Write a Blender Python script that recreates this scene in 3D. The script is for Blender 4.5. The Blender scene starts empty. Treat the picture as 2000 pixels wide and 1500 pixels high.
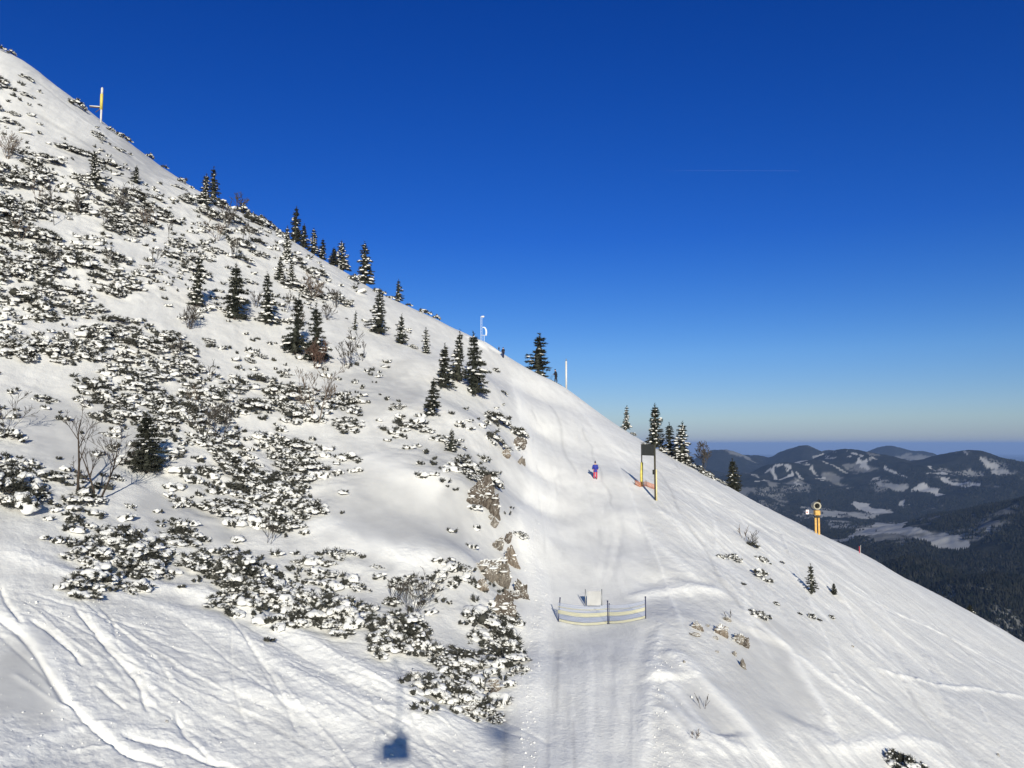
import bpy, math, random
import numpy as np
from mathutils import Vector, Matrix

# =====================================================================================
# camera, world, sun, exposure
# =====================================================================================
SC = bpy.context.scene
COL = SC.collection
R = math.radians
FPX = 1570.0                                   # focal length in photo pixels (photo is 2000 wide)
PITCH = math.atan(117 / FPX)                    # camera looks slightly up
CP, SP = math.cos(PITCH), math.sin(PITCH)

cam_d = bpy.data.cameras.new("camera")
cam_d.sensor_width = 36.0
cam_d.lens = 36.0 * FPX / 2000.0
cam_d.clip_start = 0.1
cam_d.clip_end = 200000.0
cam = bpy.data.objects.new("camera", cam_d)
COL.objects.link(cam)
cam.location = (0, 0, 0)
cam.rotation_euler = (R(90) + PITCH, 0, 0)
SC.camera = cam


def ray(u, v):
    """sight line through photo pixel (u, v): x and z per metre of y"""
    u = np.asarray(u, float); v = np.asarray(v, float)
    X = (u - 1000) / FPX; Y = (750 - v) / FPX
    dy = CP - Y * SP; dz = SP + Y * CP
    return X / dy, dz / dy


def project(x, y, z):
    d = y * CP + z * SP; h = -y * SP + z * CP
    return 1000 + FPX * x / d, 750 - FPX * h / d


_tx, _tz = ray(772, 1430)                      # the viewer's own shadow falls here
SUN = Vector((-float(_tx), -1.0, -float(_tz))).normalized()
SUN_EL = math.asin(SUN.z)
SUN_AZ = math.atan2(SUN.x, SUN.y)

world = bpy.data.worlds.new("World")
SC.world = world
world.use_nodes = True
nt = world.node_tree
nt.nodes.clear()
wo = nt.nodes.new("ShaderNodeOutputWorld")
bg = nt.nodes.new("ShaderNodeBackground")
sky = nt.nodes.new("ShaderNodeTexSky")
sky.sky_type = 'NISHITA'
sky.sun_disc = False
sky.sun_elevation = SUN_EL
sky.sun_rotation = SUN_AZ
sky.altitude = 1400
sky.air_density = 1.0
sky.dust_density = 0.3
sky.ozone_density = 3.0
hs = nt.nodes.new("ShaderNodeHueSaturation")
hs.inputs['Saturation'].default_value = 1.32
hs.inputs['Value'].default_value = 1.0
tint = nt.nodes.new("ShaderNodeMix")
tint.data_type = 'RGBA'; tint.blend_type = 'MULTIPLY'
tint.inputs[0].default_value = 1.0
# clear-air tint by height above the horizon
geo = nt.nodes.new("ShaderNodeTexCoord")
sep = nt.nodes.new("ShaderNodeSeparateXYZ")
ramp = nt.nodes.new("ShaderNodeValToRGB")
SKY_RAMP = [(0.0, (1, 1, 1)), (1.0, (1, 1, 1))]
SKY_RAMP = [(0.0, (.46, .52, .90)), (0.03, (.68, .70, .90)), (0.11, (.72, .77, 1.04)), (0.25, (.40, .57, 1.1)), (0.5, (.32, .48, 1.06))]
for i, (p, c) in enumerate(SKY_RAMP):
    e = ramp.color_ramp.elements[i] if i < 2 else ramp.color_ramp.elements.new(p)
    e.position = p; e.color = (*c, 1)
nt.links.new(geo.outputs['Generated'], sep.inputs[0])
nt.links.new(sep.outputs['Z'], ramp.inputs[0])
nt.links.new(sky.outputs[0], hs.inputs['Color'])
nt.links.new(hs.outputs[0], tint.inputs[6])
# the sky round the sun is paler and whiter than the deep blue opposite it
dotn = nt.nodes.new("ShaderNodeVectorMath"); dotn.operation = 'DOT_PRODUCT'
dotn.inputs[1].default_value = SUN
aur = nt.nodes.new("ShaderNodeMapRange"); aur.interpolation_type = 'SMOOTHSTEP'
aur.inputs['From Min'].default_value = 0.0; aur.inputs['From Max'].default_value = 0.95
pale = nt.nodes.new("ShaderNodeMix"); pale.data_type = 'RGBA'
pale.inputs[7].default_value = (1.5, 1.15, .85, 1)
nt.links.new(geo.outputs['Generated'], dotn.inputs[0]); nt.links.new(dotn.outputs['Value'], aur.inputs['Value'])
nt.links.new(aur.outputs[0], pale.inputs[0]); nt.links.new(ramp.outputs[0], pale.inputs[6])
nt.links.new(pale.outputs[2], tint.inputs[7])
nt.links.new(tint.outputs[2], bg.inputs[0])
bg.inputs[1].default_value = 0.085
nt.links.new(bg.outputs[0], wo.inputs[0])

sun_d = bpy.data.lights.new("sun", 'SUN')
sun_d.energy = 4.8
sun_d.angle = R(0.5)
sun_d.color = (1.0, 0.94, 0.80)
sun = bpy.data.objects.new("sun", sun_d)
COL.objects.link(sun)
sun.rotation_euler = SUN.to_track_quat('Z', 'Y').to_euler()

SC.view_settings.view_transform = 'Standard'
SC.view_settings.look = 'None'
SC.view_settings.gamma = 1.0
SC.view_settings.exposure = 0.08
SC.cycles.max_bounces = 6
SC.cycles.diffuse_bounces = 3
SC.cycles.volume_bounces = 0
SC.cycles.caustics_reflective = False
SC.cycles.caustics_refractive = False

# =====================================================================================
# small helpers
# =====================================================================================
rng = np.random.default_rng(7)
random.seed(7)


def mat(name, col, rough=0.7, var=0.0, scale=3.0, col2=None, bump=0.0, bscale=20.0, metal=0.0, spec=0.3):
    m = bpy.data.materials.new(name); m.use_nodes = True
    n = m.node_tree.nodes; l = m.node_tree.links
    b = n["Principled BSDF"]
    b.inputs['Roughness'].default_value = rough
    b.inputs['Metallic'].default_value = metal
    b.inputs['Specular IOR Level'].default_value = spec
    b.inputs['Base Color'].default_value = (*col, 1)
    if var > 0 or col2 or bump:
        tc = n.new("ShaderNodeTexCoord")
    if var > 0 or col2:
        tx = n.new("ShaderNodeTexNoise"); tx.inputs['Scale'].default_value = scale; tx.inputs['Detail'].default_value = 5
        rp = n.new("ShaderNodeValToRGB")
        c2 = col2 if col2 else tuple(min(1, c * (1 + var)) for c in col)
        c1 = col if col2 else tuple(c * (1 - var) for c in col)
        rp.color_ramp.elements[0].color = (*c1, 1); rp.color_ramp.elements[0].position = .35
        rp.color_ramp.elements[1].color = (*c2, 1); rp.color_ramp.elements[1].position = .65
        l.new(tc.outputs['Object'], tx.inputs['Vector']); l.new(tx.outputs['Fac'], rp.inputs[0])
        l.new(rp.outputs[0], b.inputs['Base Color'])
    if bump:
        t2 = n.new("ShaderNodeTexNoise"); t2.inputs['Scale'].default_value = bscale; t2.inputs['Detail'].default_value = 6
        bp = n.new("ShaderNodeBump"); bp.inputs['Strength'].default_value = bump
        l.new(tc.outputs['Object'], t2.inputs['Vector']); l.new(t2.outputs['Fac'], bp.inputs['Height'])
        l.new(bp.outputs[0], b.inputs['Normal'])
    return m


class MB:
    """collects geometry, then links it as ONE mesh object"""
    def __init__(s):
        s.v = []; s.f = []; s.m = []; s.n = 0

    def add(s, verts, faces, mi=0):
        verts = np.asarray(verts, float)
        s.v.append(verts)
        for f in faces:
            s.f.append([i + s.n for i in f]); s.m.append(mi)
        s.n += len(verts)
        return s

    def box(s, c, d, mi=0, M=None, bev=0.0):
        hx, hy, hz = d[0] / 2, d[1] / 2, d[2] / 2
        if bev <= 0:
            v = np.array([(x, y, z) for x in (-hx, hx) for y in (-hy, hy) for z in (-hz, hz)])
            f = [(0, 1, 3, 2), (4, 6, 7, 5), (0, 4, 5, 1), (2, 3, 7, 6), (0, 2, 6, 4), (1, 5, 7, 3)]
        else:
            b = bev; prof = [(-hx + b, -hy), (hx - b, -hy), (hx, -hy + b), (hx, hy - b), (hx - b, hy), (-hx + b, hy), (-hx, hy - b), (-hx, -hy + b)]
            v = []; 
            for z, k in ((-hz, 1 - b / max(hx, hy)), (-hz + b, 1), (hz - b, 1), (hz, 1 - b / max(hx, hy))):
                v += [(x * k, y * k, z) for x, y in prof]
            v = np.array(v); f = [tuple(range(7, -1, -1)), tuple(range(24, 32))]
            for r in range(3):
                for i in range(8):
                    j = (i + 1) % 8; f.append((r * 8 + i, r * 8 + j, r * 8 + 8 + j, r * 8 + 8 + i))
        if M is not None:
            v = v @ np.array(M.to_3x3()).T
        return s.add(v + np.array(c), f, mi)

    def tube(s, pts, rad, n=6, mi=0, cap=True):
        pts = [Vector(p) for p in pts]
        rad = [rad] * len(pts) if not hasattr(rad, '__len__') else rad
        vs = []; up = Vector((0.13, 0.31, 0.94))
        for i, p in enumerate(pts):
            d = (pts[min(i + 1, len(pts) - 1)] - pts[max(i - 1, 0)]).normalized()
            a = d.cross(up)
            if a.length < 1e-3: a = d.cross(Vector((1, 0, 0)))
            a.normalize(); b = d.cross(a)
            for k in range(n):
                t = 2 * math.pi * k / n
                vs.append(p + (a * math.cos(t) + b * math.sin(t)) * rad[i])
        f = []
        for i in range(len(pts) - 1):
            for k in range(n):
                k2 = (k + 1) % n
                f.append((i * n + k, i * n + k2, (i + 1) * n + k2, (i + 1) * n + k))
        if cap:
            f.append(tuple(range(n - 1, -1, -1))); f.append(tuple(range((len(pts) - 1) * n, len(pts) * n)))
        return s.add([tuple(v) for v in vs], f, mi)

    def mesh(s, name, mats, smooth=True):
        V = np.concatenate(s.v) if s.v else np.zeros((0, 3))
        me = bpy.data.meshes.new(name)
        lens = np.array([len(f) for f in s.f], np.int32)
        idx = np.concatenate([np.asarray(f, np.int32) for f in s.f]) if len(s.f) else np.zeros(0, np.int32)
        fill_mesh(me, V, idx, lens, np.array(s.m, np.int32), smooth)
        for m in (mats if isinstance(mats, (list, tuple)) else [mats]): me.materials.append(m)
        return me

    def build(s, name, mats, parent=None, smooth=True):
        return link(name, s.mesh(name, mats, smooth), parent)


def fill_mesh(me, V, idx, lens, mi=None, smooth=True):
    me.vertices.add(len(V)); me.vertices.foreach_set("co", np.ascontiguousarray(V, np.float32).ravel())
    me.loops.add(len(idx)); me.loops.foreach_set("vertex_index", np.asarray(idx, np.int32))
    me.polygons.add(len(lens))
    st = np.r_[0, np.cumsum(lens)[:-1]].astype(np.int32)
    me.polygons.foreach_set("loop_start", st)
    me.polygons.foreach_set("loop_total", lens.astype(np.int32))
    if mi is not None: me.polygons.foreach_set("material_index", mi.astype(np.int32))
    me.polygons.foreach_set("use_smooth", np.full(len(lens), smooth, bool))
    me.update(calc_edges=True); me.validate()


def link(name, me, parent=None):
    o = bpy.data.objects.new(name, me); COL.objects.link(o)
    if parent is not None: o.parent = parent
    return o


def tag(o, label, cat=None, group=None, kind=None):
    o['label'] = label
    if cat: o['category'] = cat
    if group: o['group'] = group
    if kind: o['kind'] = kind
    return o


def thing(name, loc, label, cat, group=None, rz=0.0):
    o = bpy.data.objects.new(name, None); COL.objects.link(o)
    o.empty_display_size = 0.2
    o.location = loc; o.rotation_euler = (0, 0, rz)
    return tag(o, label, cat, group)


# ---- value noise -------------------------------------------------------------------
def _hash(ix, iy, seed):
    h = (ix.astype(np.int64) * 374761393 + iy.astype(np.int64) * 668265263 + seed * 974634721) & 0x7fffffff
    h = ((h ^ (h >> 13)) * 1274126177) & 0x7fffffff
    h = (h ^ (h >> 16)) & 0xffff
    return h / 32767.5 - 1.0


def vnoise(x, y, seed=0):
    ix = np.floor(x); iy = np.floor(y); fx = x - ix; fy = y - iy
    fx = fx * fx * fx * (fx * (fx * 6 - 15) + 10); fy = fy * fy * fy * (fy * (fy * 6 - 15) + 10)
    a = _hash(ix, iy, seed); b = _hash(ix + 1, iy, seed); c = _hash(ix, iy + 1, seed); d = _hash(ix + 1, iy + 1, seed)
    return (a + (b - a) * fx) + ((c + (d - c) * fx) - (a + (b - a) * fx)) * fy


def fbm(x, y, oct=4, seed=0, gain=0.5):
    r = 0; a = 1.0
    for k in range(oct):
        ca, sa = math.cos(k * 1.1 + .4), math.sin(k * 1.1 + .4)
        r = r + a * vnoise((x * ca - y * sa) * 2.03 ** k + 17.3 * k, (x * sa + y * ca) * 2.03 ** k - 9.1 * k, seed + k)
        a *= gain
    return r


def smooth01(t):
    t = np.clip(t, 0, 1); return t * t * (3 - 2 * t)


# =====================================================================================
# the mountain: one height field through sighted points, joined by a thin-plate surface
# =====================================================================================
SURVEY = {
 -400:[(1500,21.5),(1100,33),(700,55),(300,95),(40,130),(-70,150)],
 0:[(1500,24),(1300,29.4),(1060,38),(900,46),(700,60),(500,76),(300,100),(180,122),(97,145)],
 130:[(1500,25),(1300,30.3),(1085,39),(920,47),(760,59),(600,73),(420,94),(280,117),(187,143)],
 250:[(1500,25.9),(1300,31.2),(1110,40),(950,48),(800,58),(650,71),(500,88),(380,108),(280,141)],
 380:[(1500,26.7),(1300,32.6),(1145,40),(1000,48),(850,58),(700,72),(550,90),(450,108),(373,135)],
 500:[(1500,27.6),(1300,34),(1180,40),(1050,47),(900,58),(750,72),(600,90),(510,108),(432,131)],
 625:[(1500,28.3),(1320,33.8),(1210,39.5),(1100,45.5),(950,55.5),(800,69),(660,88),(570,107),(507,130)],
 750:[(1500,28.2),(1350,33.5),(1250,38.5),(1150,44),(1000,53.5),(850,67),(720,85),(640,103),(577,127)],
 850:[(1500,29),(1400,32.3),(1300,37.4),(1200,42.5),(1050,51),(900,63),(780,79),(700,95),(622,120)],
 920:[(1500,29.5),(1420,32.5),(1330,36.8),(1200,43),(1080,49),(950,58.5),(820,73),(720,92),(660,116)],
 970:[(1500,30),(1400,34.5),(1250,43),(1150,49),(1050,56),(950,64),(850,75),(760,92),(690,116)],
 1050:[(1500,30),(1340,37),(1215,46.5),(1100,56),(1000,68),(936,76),(850,91),(780,107),(732,122)],
 1100:[(1500,30),(1338,37.2),(1215,47),(1130,54.5),(1057,61.5),(936,76.5),(850,92),(800,104),(752,120)],
 1200:[(1500,30.2),(1338,37.2),(1215,46.8),(1100,56.5),(1000,67.5),(930,78),(870,93),(830,110)],
 1300:[(1500,30.6),(1400,34),(1300,38.6),(1200,46),(1100,57),(1000,70),(940,83),(888,103)],
 1400:[(1500,31),(1400,35),(1300,40.5),(1200,48.5),(1100,60),(1000,78),(939,101)],
 1500:[(1500,33),(1400,37.5),(1300,43.5),(1200,52.5),(1100,66.5),(1040,80),(991,99)],
 1600:[(1500,35.5),(1400,40.5),(1300,47.5),(1200,58),(1100,76),(1042,97)],
 1800:[(1500,40.5),(1400,48),(1300,59.5),(1210,77),(1145,99)],
 2000:[(1500,46.5),(1400,57),(1310,77),(1255,100)],
 2400:[(1700,47),(1580,62),(1478,102)],
}


def survey_points():
    P = []
    for u, rows in SURVEY.items():
        for v, y in rows:
            tx, tz = ray(u, v); P.append((tx * y, y, tz * y))
        tx, tz = ray(u, rows[-1][0]); yc = rows[-1][1]; zc = tz * yc
        sl = (zc - P[-2][2]) / (yc - P[-2][1])
        for k, fall in ((1.18, .0), (1.5, .28), (2.0, .5)):
            y = yc * k
            P.append((tx * y, y, zc + (min(tz, sl) - .12 - fall) * (y - yc)))
        tx, tz = ray(u, rows[0][0]); y0 = rows[0][1]
        P.append((tx * y0 * .45, y0 * .45, tz * y0))
    P += [(-30, -12, -6), (0, -12, -11), (30, -12, -17)]
    return np.array(P)


def thin_plate(P, lam=0.15):
    n = len(P); s = 30.0
    xy = P[:, :2] / s
    d2 = ((xy[:, None] - xy[None]) ** 2).sum(-1)
    K = np.where(d2 > 0, .5 * d2 * np.log(np.maximum(d2, 1e-12)), 0)
    Q = np.c_[np.ones(n), xy]
    A = np.zeros((n + 3, n + 3))
    A[:n, :n] = K + np.diag(lam * np.clip(P[:, 1] / 60, .3, 3) ** 2 * .02); A[:n, n:] = Q; A[n:, :n] = Q.T
    c = np.linalg.solve(A, np.r_[P[:, 2], 0, 0, 0])

    def f(x, y):
        x = np.asarray(x, float) / s; y = np.asarray(y, float) / s
        r = c[n] + c[n + 1] * x + c[n + 2] * y
        for i in range(n):
            d = (x - xy[i, 0]) ** 2 + (y - xy[i, 1]) ** 2 + 1e-12
            r = r + c[i] * .5 * d * np.log(d)
        return r
    return f


BASE = thin_plate(survey_points())
# grid: columns are bearings x/y, rows are distances
GT = np.concatenate([np.linspace(-1.5, -0.72, 60)[:-1], np.linspace(-0.72, 0.72, 1060), np.linspace(0.72, 1.5, 60)[1:]])
GY = np.concatenate([np.geomspace(6, 20, 24)[:-1], np.geomspace(20, 60, 560)[:-1], np.geomspace(60, 155, 340), np.geomspace(155, 290, 40)[1:]])
gy, gt = np.meshgrid(GY, GT, indexing='ij')
gx = gt * gy
# evaluate the smooth base on a thinner grid, then interpolate
_ci = np.unique(np.r_[np.arange(0, len(GT), 6), len(GT) - 1]); _ri = np.unique(np.r_[np.arange(0, len(GY), 4), len(GY) - 1])
_zb = BASE(gx[np.ix_(_ri, _ci)], gy[np.ix_(_ri, _ci)])
_zc = np.array([np.interp(GT, GT[_ci], r) for r in _zb])
# (cubic in y to stay smooth)
gz = np.empty_like(gx)
for j in range(len(GT)):
    gz[:, j] = np.interp(GY, GY[_ri], _zc[:, j])
for _ in range(3):                                   # soften the interpolation's facets
    gz[1:-1] = (gz[:-2] + 2 * gz[1:-1] + gz[2:]) / 4
    gz[:, 1:-1] = (gz[:, :-2] + 2 * gz[:, 1:-1] + gz[:, 2:]) / 4


def spot(u, v, ymin=8.0):
    """where the sight line through (u, v) meets the mountain"""
    tx, tz = ray(u, v); tx = float(tx); tz = float(tz)
    j = np.clip(np.searchsorted(GT, tx) - 1, 0, len(GT) - 2)
    w = (tx - GT[j]) / (GT[j + 1] - GT[j])
    prof = gz[:, j] * (1 - w) + gz[:, j + 1] * w
    d = prof - tz * GY
    k = np.where((d[1:] >= 0) & (GY[1:] > ymin))[0]
    if len(k) == 0:
        i = int(np.argmax(d / GY)) if True else 0
        y = GY[i]
    else:
        i = k[0]
        if d[i] >= 0 or d[i + 1] == d[i]: y = GY[i + 1]
        else: y = GY[i] + (GY[i + 1] - GY[i]) * (-d[i]) / (d[i + 1] - d[i])
    return Vector((tx * y, y, height(tx * y, y)))


def height(x, y):
    t = x / y
    j = int(np.clip(np.searchsorted(GT, t) - 1, 0, len(GT) - 2)); i = int(np.clip(np.searchsorted(GY, y) - 1, 0, len(GY) - 2))
    a = (t - GT[j]) / (GT[j + 1] - GT[j]); b = (y - GY[i]) / (GY[i + 1] - GY[i])
    a = min(max(a, 0), 1); b = min(max(b, 0), 1)
    return float((gz[i, j] * (1 - a) + gz[i, j + 1] * a) * (1 - b) + (gz[i + 1, j] * (1 - a) + gz[i + 1, j + 1] * a) * b)


def slope_at(x, y, e=1.0):
    return (height(x + e, y) - height(x - e, y)) / (2 * e), (height(x, y + e) - height(x, y - e)) / (2 * e)


GU, GV = project(gx, gy, gz)

# how thickly dwarf pine grows: rows every 50 px from v=150, columns every 50 px from u=0
DENS = {
150:"3200", 200:"2211", 250:"31210", 300:"44443200", 350:"5555543310", 400:"666555444432", 450:"6665534444320",
500:"66654444333443", 550:"666555442224432", 600:"665535331212111", 650:"6665455422111111", 700:"223445654322223",
750:"11136655553554311", 800:"41113566654454144233", 850:"11002213445431145433", 900:"63211035566554102451",
950:"43331014466651000021", 1000:"11443233224300000010", 1050:"01046644431000000011", 1100:"00155406776545314321",
1150:"00000000357776302043", 1200:"0000000000124545535500", 1250:"00000000000000045133", 1300:"00000000000000114354",
1350:"0000000000000000255100"}


CLEAR = [(990,1105,36,75),(955,970,28,34),(735,1165,60,35),(880,1240,45,40),(335,1100,22,55),(470,1050,90,16),(740,1290,70,30),(620,1262,60,25),(560,1078,70,10),
 (255,490,40,18),(300,612,80,22),(375,645,60,18),(90,725,90,25),(300,695,40,12),(420,700,50,15),(540,650,30,15),(690,885,60,32),(640,760,30,15),
 (480,830,60,12),(60,380,40,14),(150,560,40,12),(80,640,40,12),(520,560,45,16),(420,520,40,14),(470,770,50,12),(330,760,40,14),(600,845,50,12),(860,880,40,16),(40,1000,60,18),(230,1000,50,14),(120,440,50,12)]


def dens(u, v):
    u = np.asarray(u, float); v = np.asarray(v, float)
    M = np.zeros((26, 24))
    for r, s in DENS.items():
        for c, ch in enumerate(s): M[(r - 150) // 50, c] = int(ch)
    a = np.clip((u - 25) / 50, 0, 22.99); b = np.clip((v - 175) / 50, 0, 24.99)
    ia = a.astype(int); ib = b.astype(int); fa = a - ia; fb = b - ib
    r = (M[ib, ia] * (1 - fa) + M[ib, ia + 1] * fa) * (1 - fb) + (M[ib + 1, ia] * (1 - fa) + M[ib + 1, ia + 1] * fa) * fb
    for cu, cv, au, av in CLEAR:
        r = r * (1 - .93 * smooth01(1.5 - 1.1 * np.hypot((u - cu - (v - cv) * .9) / au, (v - cv) / av)))
    return np.where((v < 140) | (u > 1060), 0, r)


# ---- relief: banks, ruts and tracks along sighted lines; (points, width m, height m) -----------------------
RELIEF = [
 # run across the lower left: sharp ruts with a bank beside each
 ([(-60,1180),(0,1210),(40,1240),(75,1285),(100,1325),(130,1365),(165,1400),(200,1435),(245,1470),(300,1490),(345,1510)], .11, -.20),
 ([(-40,1170),(20,1205),(60,1240),(95,1285),(120,1325),(150,1365),(185,1398),(222,1432),(265,1462),(325,1486),(380,1510)], .40, .22),
 ([(0,1140),(8,1165),(20,1187),(45,1222)], .09, -.15),
 ([(52,1208),(90,1228),(125,1255),(150,1277),(165,1300)], .10, -.17),
 ([(140,1180),(180,1225),(215,1265),(250,1300),(275,1340),(285,1380),(298,1402)], .10, -.19),
 ([(165,1180),(205,1225),(240,1262),(275,1300),(300,1340),(305,1382)], .35, .22),
 ([(185,1325),(220,1360),(250,1385)], .08, -.11),
 ([(225,1425),(280,1445),(330,1455),(370,1468),(410,1487),(480,1505)], .12, -.16),
 ([(225,1410),(285,1428),(340,1440),(400,1462),(470,1490)], .35, .18),
 ([(340,1385),(350,1410),(362,1432),(400,1470),(430,1500)], .08, -.11),
 ([(440,1190),(480,1250),(500,1280),(530,1320),(560,1380),(590,1450)], .08, -.09),
 ([(-20,1490),(80,1440),(150,1415),(188,1408)], .25, .10), ([(130,1462),(180,1455),(235,1455)], .10, .06),
 ([(0,1230),(60,1270),(100,1310)], .12, .07), ([(20,1310),(100,1360),(160,1395)], .12, .05),
 # benches below the pines
 ([(-40,1050),(60,1095),(160,1125),(260,1130),(370,1150),(480,1190),(600,1250),(700,1310),(800,1365),(900,1420),(960,1450)], .7, .35),
 ([(60,1085),(180,1110),(300,1118),(400,1140),(520,1190),(640,1245),(760,1310),(850,1350)], .6, -.22),
 ([(300,1150),(420,1185),(520,1230),(620,1290),(700,1335),(780,1385)], .9, -.42),
 ([(380,1200),(500,1262),(600,1325),(680,1362),(780,1392),(900,1440)], .6, .30),
 ([(200,1150),(320,1180),(430,1220)], .5, .14),
 ([(420,1330),(540,1360),(640,1385),(720,1400)], .5, .12), ([(380,1420),(520,1400),(620,1420),(700,1460)], .6, -.14),
 # piste edge bank and tracks up the piste
 ([(1002,720),(1012,770),(1030,850),(1046,910),(1050,950),(1022,1015),(1030,1070),(1052,1130),(1062,1180),(1052,1250),(1040,1340),(1028,1420),(1020,1500)], .5, .30),
 ([(1085,900),(1080,960),(1062,1010),(1070,1080)], .5, .12),
 ([(1178,940),(1200,985),(1212,1040),(1200,1100),(1190,1150)], .35, -.12),
 ([(1160,940),(1178,985),(1190,1040),(1180,1100),(1172,1150)], .25, -.07),
 ([(1105,760),(1108,800),(1120,870),(1140,930)], .5, -.10),
 ([(1270,1215),(1255,1260),(1240,1330),(1225,1420),(1215,1510)], .4, -.10), ([(1290,1215),(1282,1270),(1270,1340),(1262,1420),(1255,1510)], .3, .14),
 ([(1080,1260),(1075,1340),(1068,1420),(1060,1510)], .3, -.08), ([(1110,1260),(1106,1340),(1100,1420),(1095,1510)], .3, -.07),
 ([(1150,1260),(1150,1340),(1148,1420),(1146,1510)], .3, .06), ([(1195,1250),(1192,1340),(1186,1420),(1180,1510)], .25, -.06),
 # drift and lips on the right side
 ([(1225,1172),(1290,1152),(1350,1150),(1425,1163)], .7, .45), ([(1240,1140),(1320,1128),(1400,1148)], .7, -.22),
 ([(1290,1262),(1330,1285),(1365,1315),(1400,1352),(1440,1392),(1480,1440),(1510,1480),(1530,1510)], .55, .42),
 ([(1300,1310),(1340,1345),(1385,1400),(1430,1440)], 1.2, -.55),
 ([(1480,1230),(1500,1290),(1540,1370),(1590,1430)], 2.2, -.60),
 ([(1420,1175),(1460,1200),(1500,1235),(1540,1268),(1570,1318),(1610,1382),(1640,1450),(1660,1500)], .35, .22),
 ([(1540,1268),(1580,1300),(1620,1332),(1680,1372),(1740,1415),(1800,1465),(1850,1510)], .45, .28),
 ([(1265,1320),(1290,1312),(1315,1340),(1345,1380),(1380,1428),(1430,1455),(1475,1462)], .4, .30),
 ([(1270,1352),(1300,1362),(1335,1400),(1380,1445),(1430,1480)], .35, .22), ([(1268,1380),(1300,1392),(1340,1430),(1380,1480)], .3, .16),
 ([(1590,1462),(1650,1458),(1720,1450),(1790,1446),(1860,1458)], .35, .22),
 ([(1625,1315),(1655,1345),(1680,1368)], .25, .16), ([(1650,1300),(1700,1345),(1770,1390)], .3, -.14), ([(1600,1270),(1660,1330),(1740,1380)], .3, .14),
 ([(1690,1300),(1780,1322),(1890,1342),(2010,1362)], .25, .14),
 ([(1215,1010),(1260,1045),(1310,1090),(1370,1140)], .4, .16), ([(1235,1000),(1290,1040),(1350,1090),(1410,1150)], .35, -.14),
 ([(1265,990),(1320,1020),(1390,1080),(1440,1150)], .35, .14), ([(1300,985),(1380,1040),(1450,1110)], .35, -.10),
 ([(1615,1060),(1650,1100),(1700,1140)], .5, .20), ([(1440,1000),(1520,1070),(1600,1140),(1700,1220)], .5, -.12),
 ([(1130,790),(1160,830),(1200,870),(1250,900)], .5, .2), ([(1110,775),(1140,830),(1180,880)], .4, -.15),
 # hollows and swells in the smooth field between the pines
 ([(650,900),(720,960),(790,1000),(870,1020)], 1.0, -.35), ([(700,890),(790,930),(880,960)], 1.4, .3), ([(600,1010),(700,1060),(800,1090),(870,1085)], 1.3, .3),
 ([(600,1085),(700,1095),(780,1110)], .8, -.2), ([(200,880),(300,940),(420,1010),(500,1060)], .8, -.35), ([(100,760),(170,800),(230,850)], .9, -.3),
 # long tracks on the top run
 ([(50,140),(140,215),(240,290),(330,345),(400,385)], .5, -.14), ([(90,150),(180,220),(260,280),(340,335)], .5, .14), ([(30,200),(150,270),(250,330),(320,370)], .8, -.2),
 ([(120,210),(200,262),(300,330)], .35, .1),
 # knob on the ridge behind the firs
 ([(925,668),(950,664),(972,690)], 1.6, .75),
]


loose_rut_shade = np.zeros_like(gx)


def add_relief(pts, w, h):
    P = [spot(u, v) for u, v in pts]
    rad = 3.0 * w
    x0 = min(p.x for p in P) - rad; x1 = max(p.x for p in P) + rad; y0 = min(p.y for p in P) - rad; y1 = max(p.y for p in P) + rad
    i0, i1 = np.searchsorted(GY, [max(y0, GY[0]), y1]); i1 = max(i1, i0 + 1)
    ts = [x0 / max(y0, 6), x0 / y1, x1 / max(y0, 6), x1 / y1]
    j0, j1 = np.searchsorted(GT, [min(ts), max(ts)])
    sl = (slice(i0, i1), slice(j0, j1))
    X = gx[sl]; Y = gy[sl]
    if X.size == 0: return
    D = np.full(X.shape, 1e9); T = np.zeros(X.shape)
    L = 0.0; tot = sum((P[k + 1].xy - P[k].xy).length for k in range(len(P) - 1))
    for k in range(len(P) - 1):
        ax, ay = P[k].x, P[k].y; dx, dy = P[k + 1].x - ax, P[k + 1].y - ay
        l2 = dx * dx + dy * dy + 1e-9
        t = np.clip(((X - ax) * dx + (Y - ay) * dy) / l2, 0, 1)
        d = np.hypot(X - ax - t * dx, Y - ay - t * dy)
        m = d < D; D = np.where(m, d, D); T = np.where(m, (L + t * math.sqrt(l2)) / tot, T)
        L += math.sqrt(l2)
    ww = w * (1 + .25 * vnoise(X * .5 / max(w, .3), Y * .5 / max(w, .3), 5))
    fade = smooth01(T / .12) * smooth01((1 - T) / .12)
    loose_rut_shade[sl] = np.maximum(loose_rut_shade[sl], fade * np.exp(-((D + .10) / (ww * (1.25 if h > 0 else .8))) ** 2) * (1.0 if h > 0 else -.0) * min(1, .35 + abs(h) * 4))
    if h < 0: loose_rut_shade[sl] -= .55 * fade * np.exp(-(D / (ww * .8)) ** 2) * (abs(h) < .3)  # ruts painted darker for the shade inside them
    gz[sl] += (.62 if w < .3 else .36 if abs(h) > .13 else .7) * h * np.exp(-(D / ww) ** 2) * fade * (1 + .12 * vnoise(X * .8, Y * .8, 9))


for _p, _w, _h in RELIEF:
    add_relief(_p, _w, _h)

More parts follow.
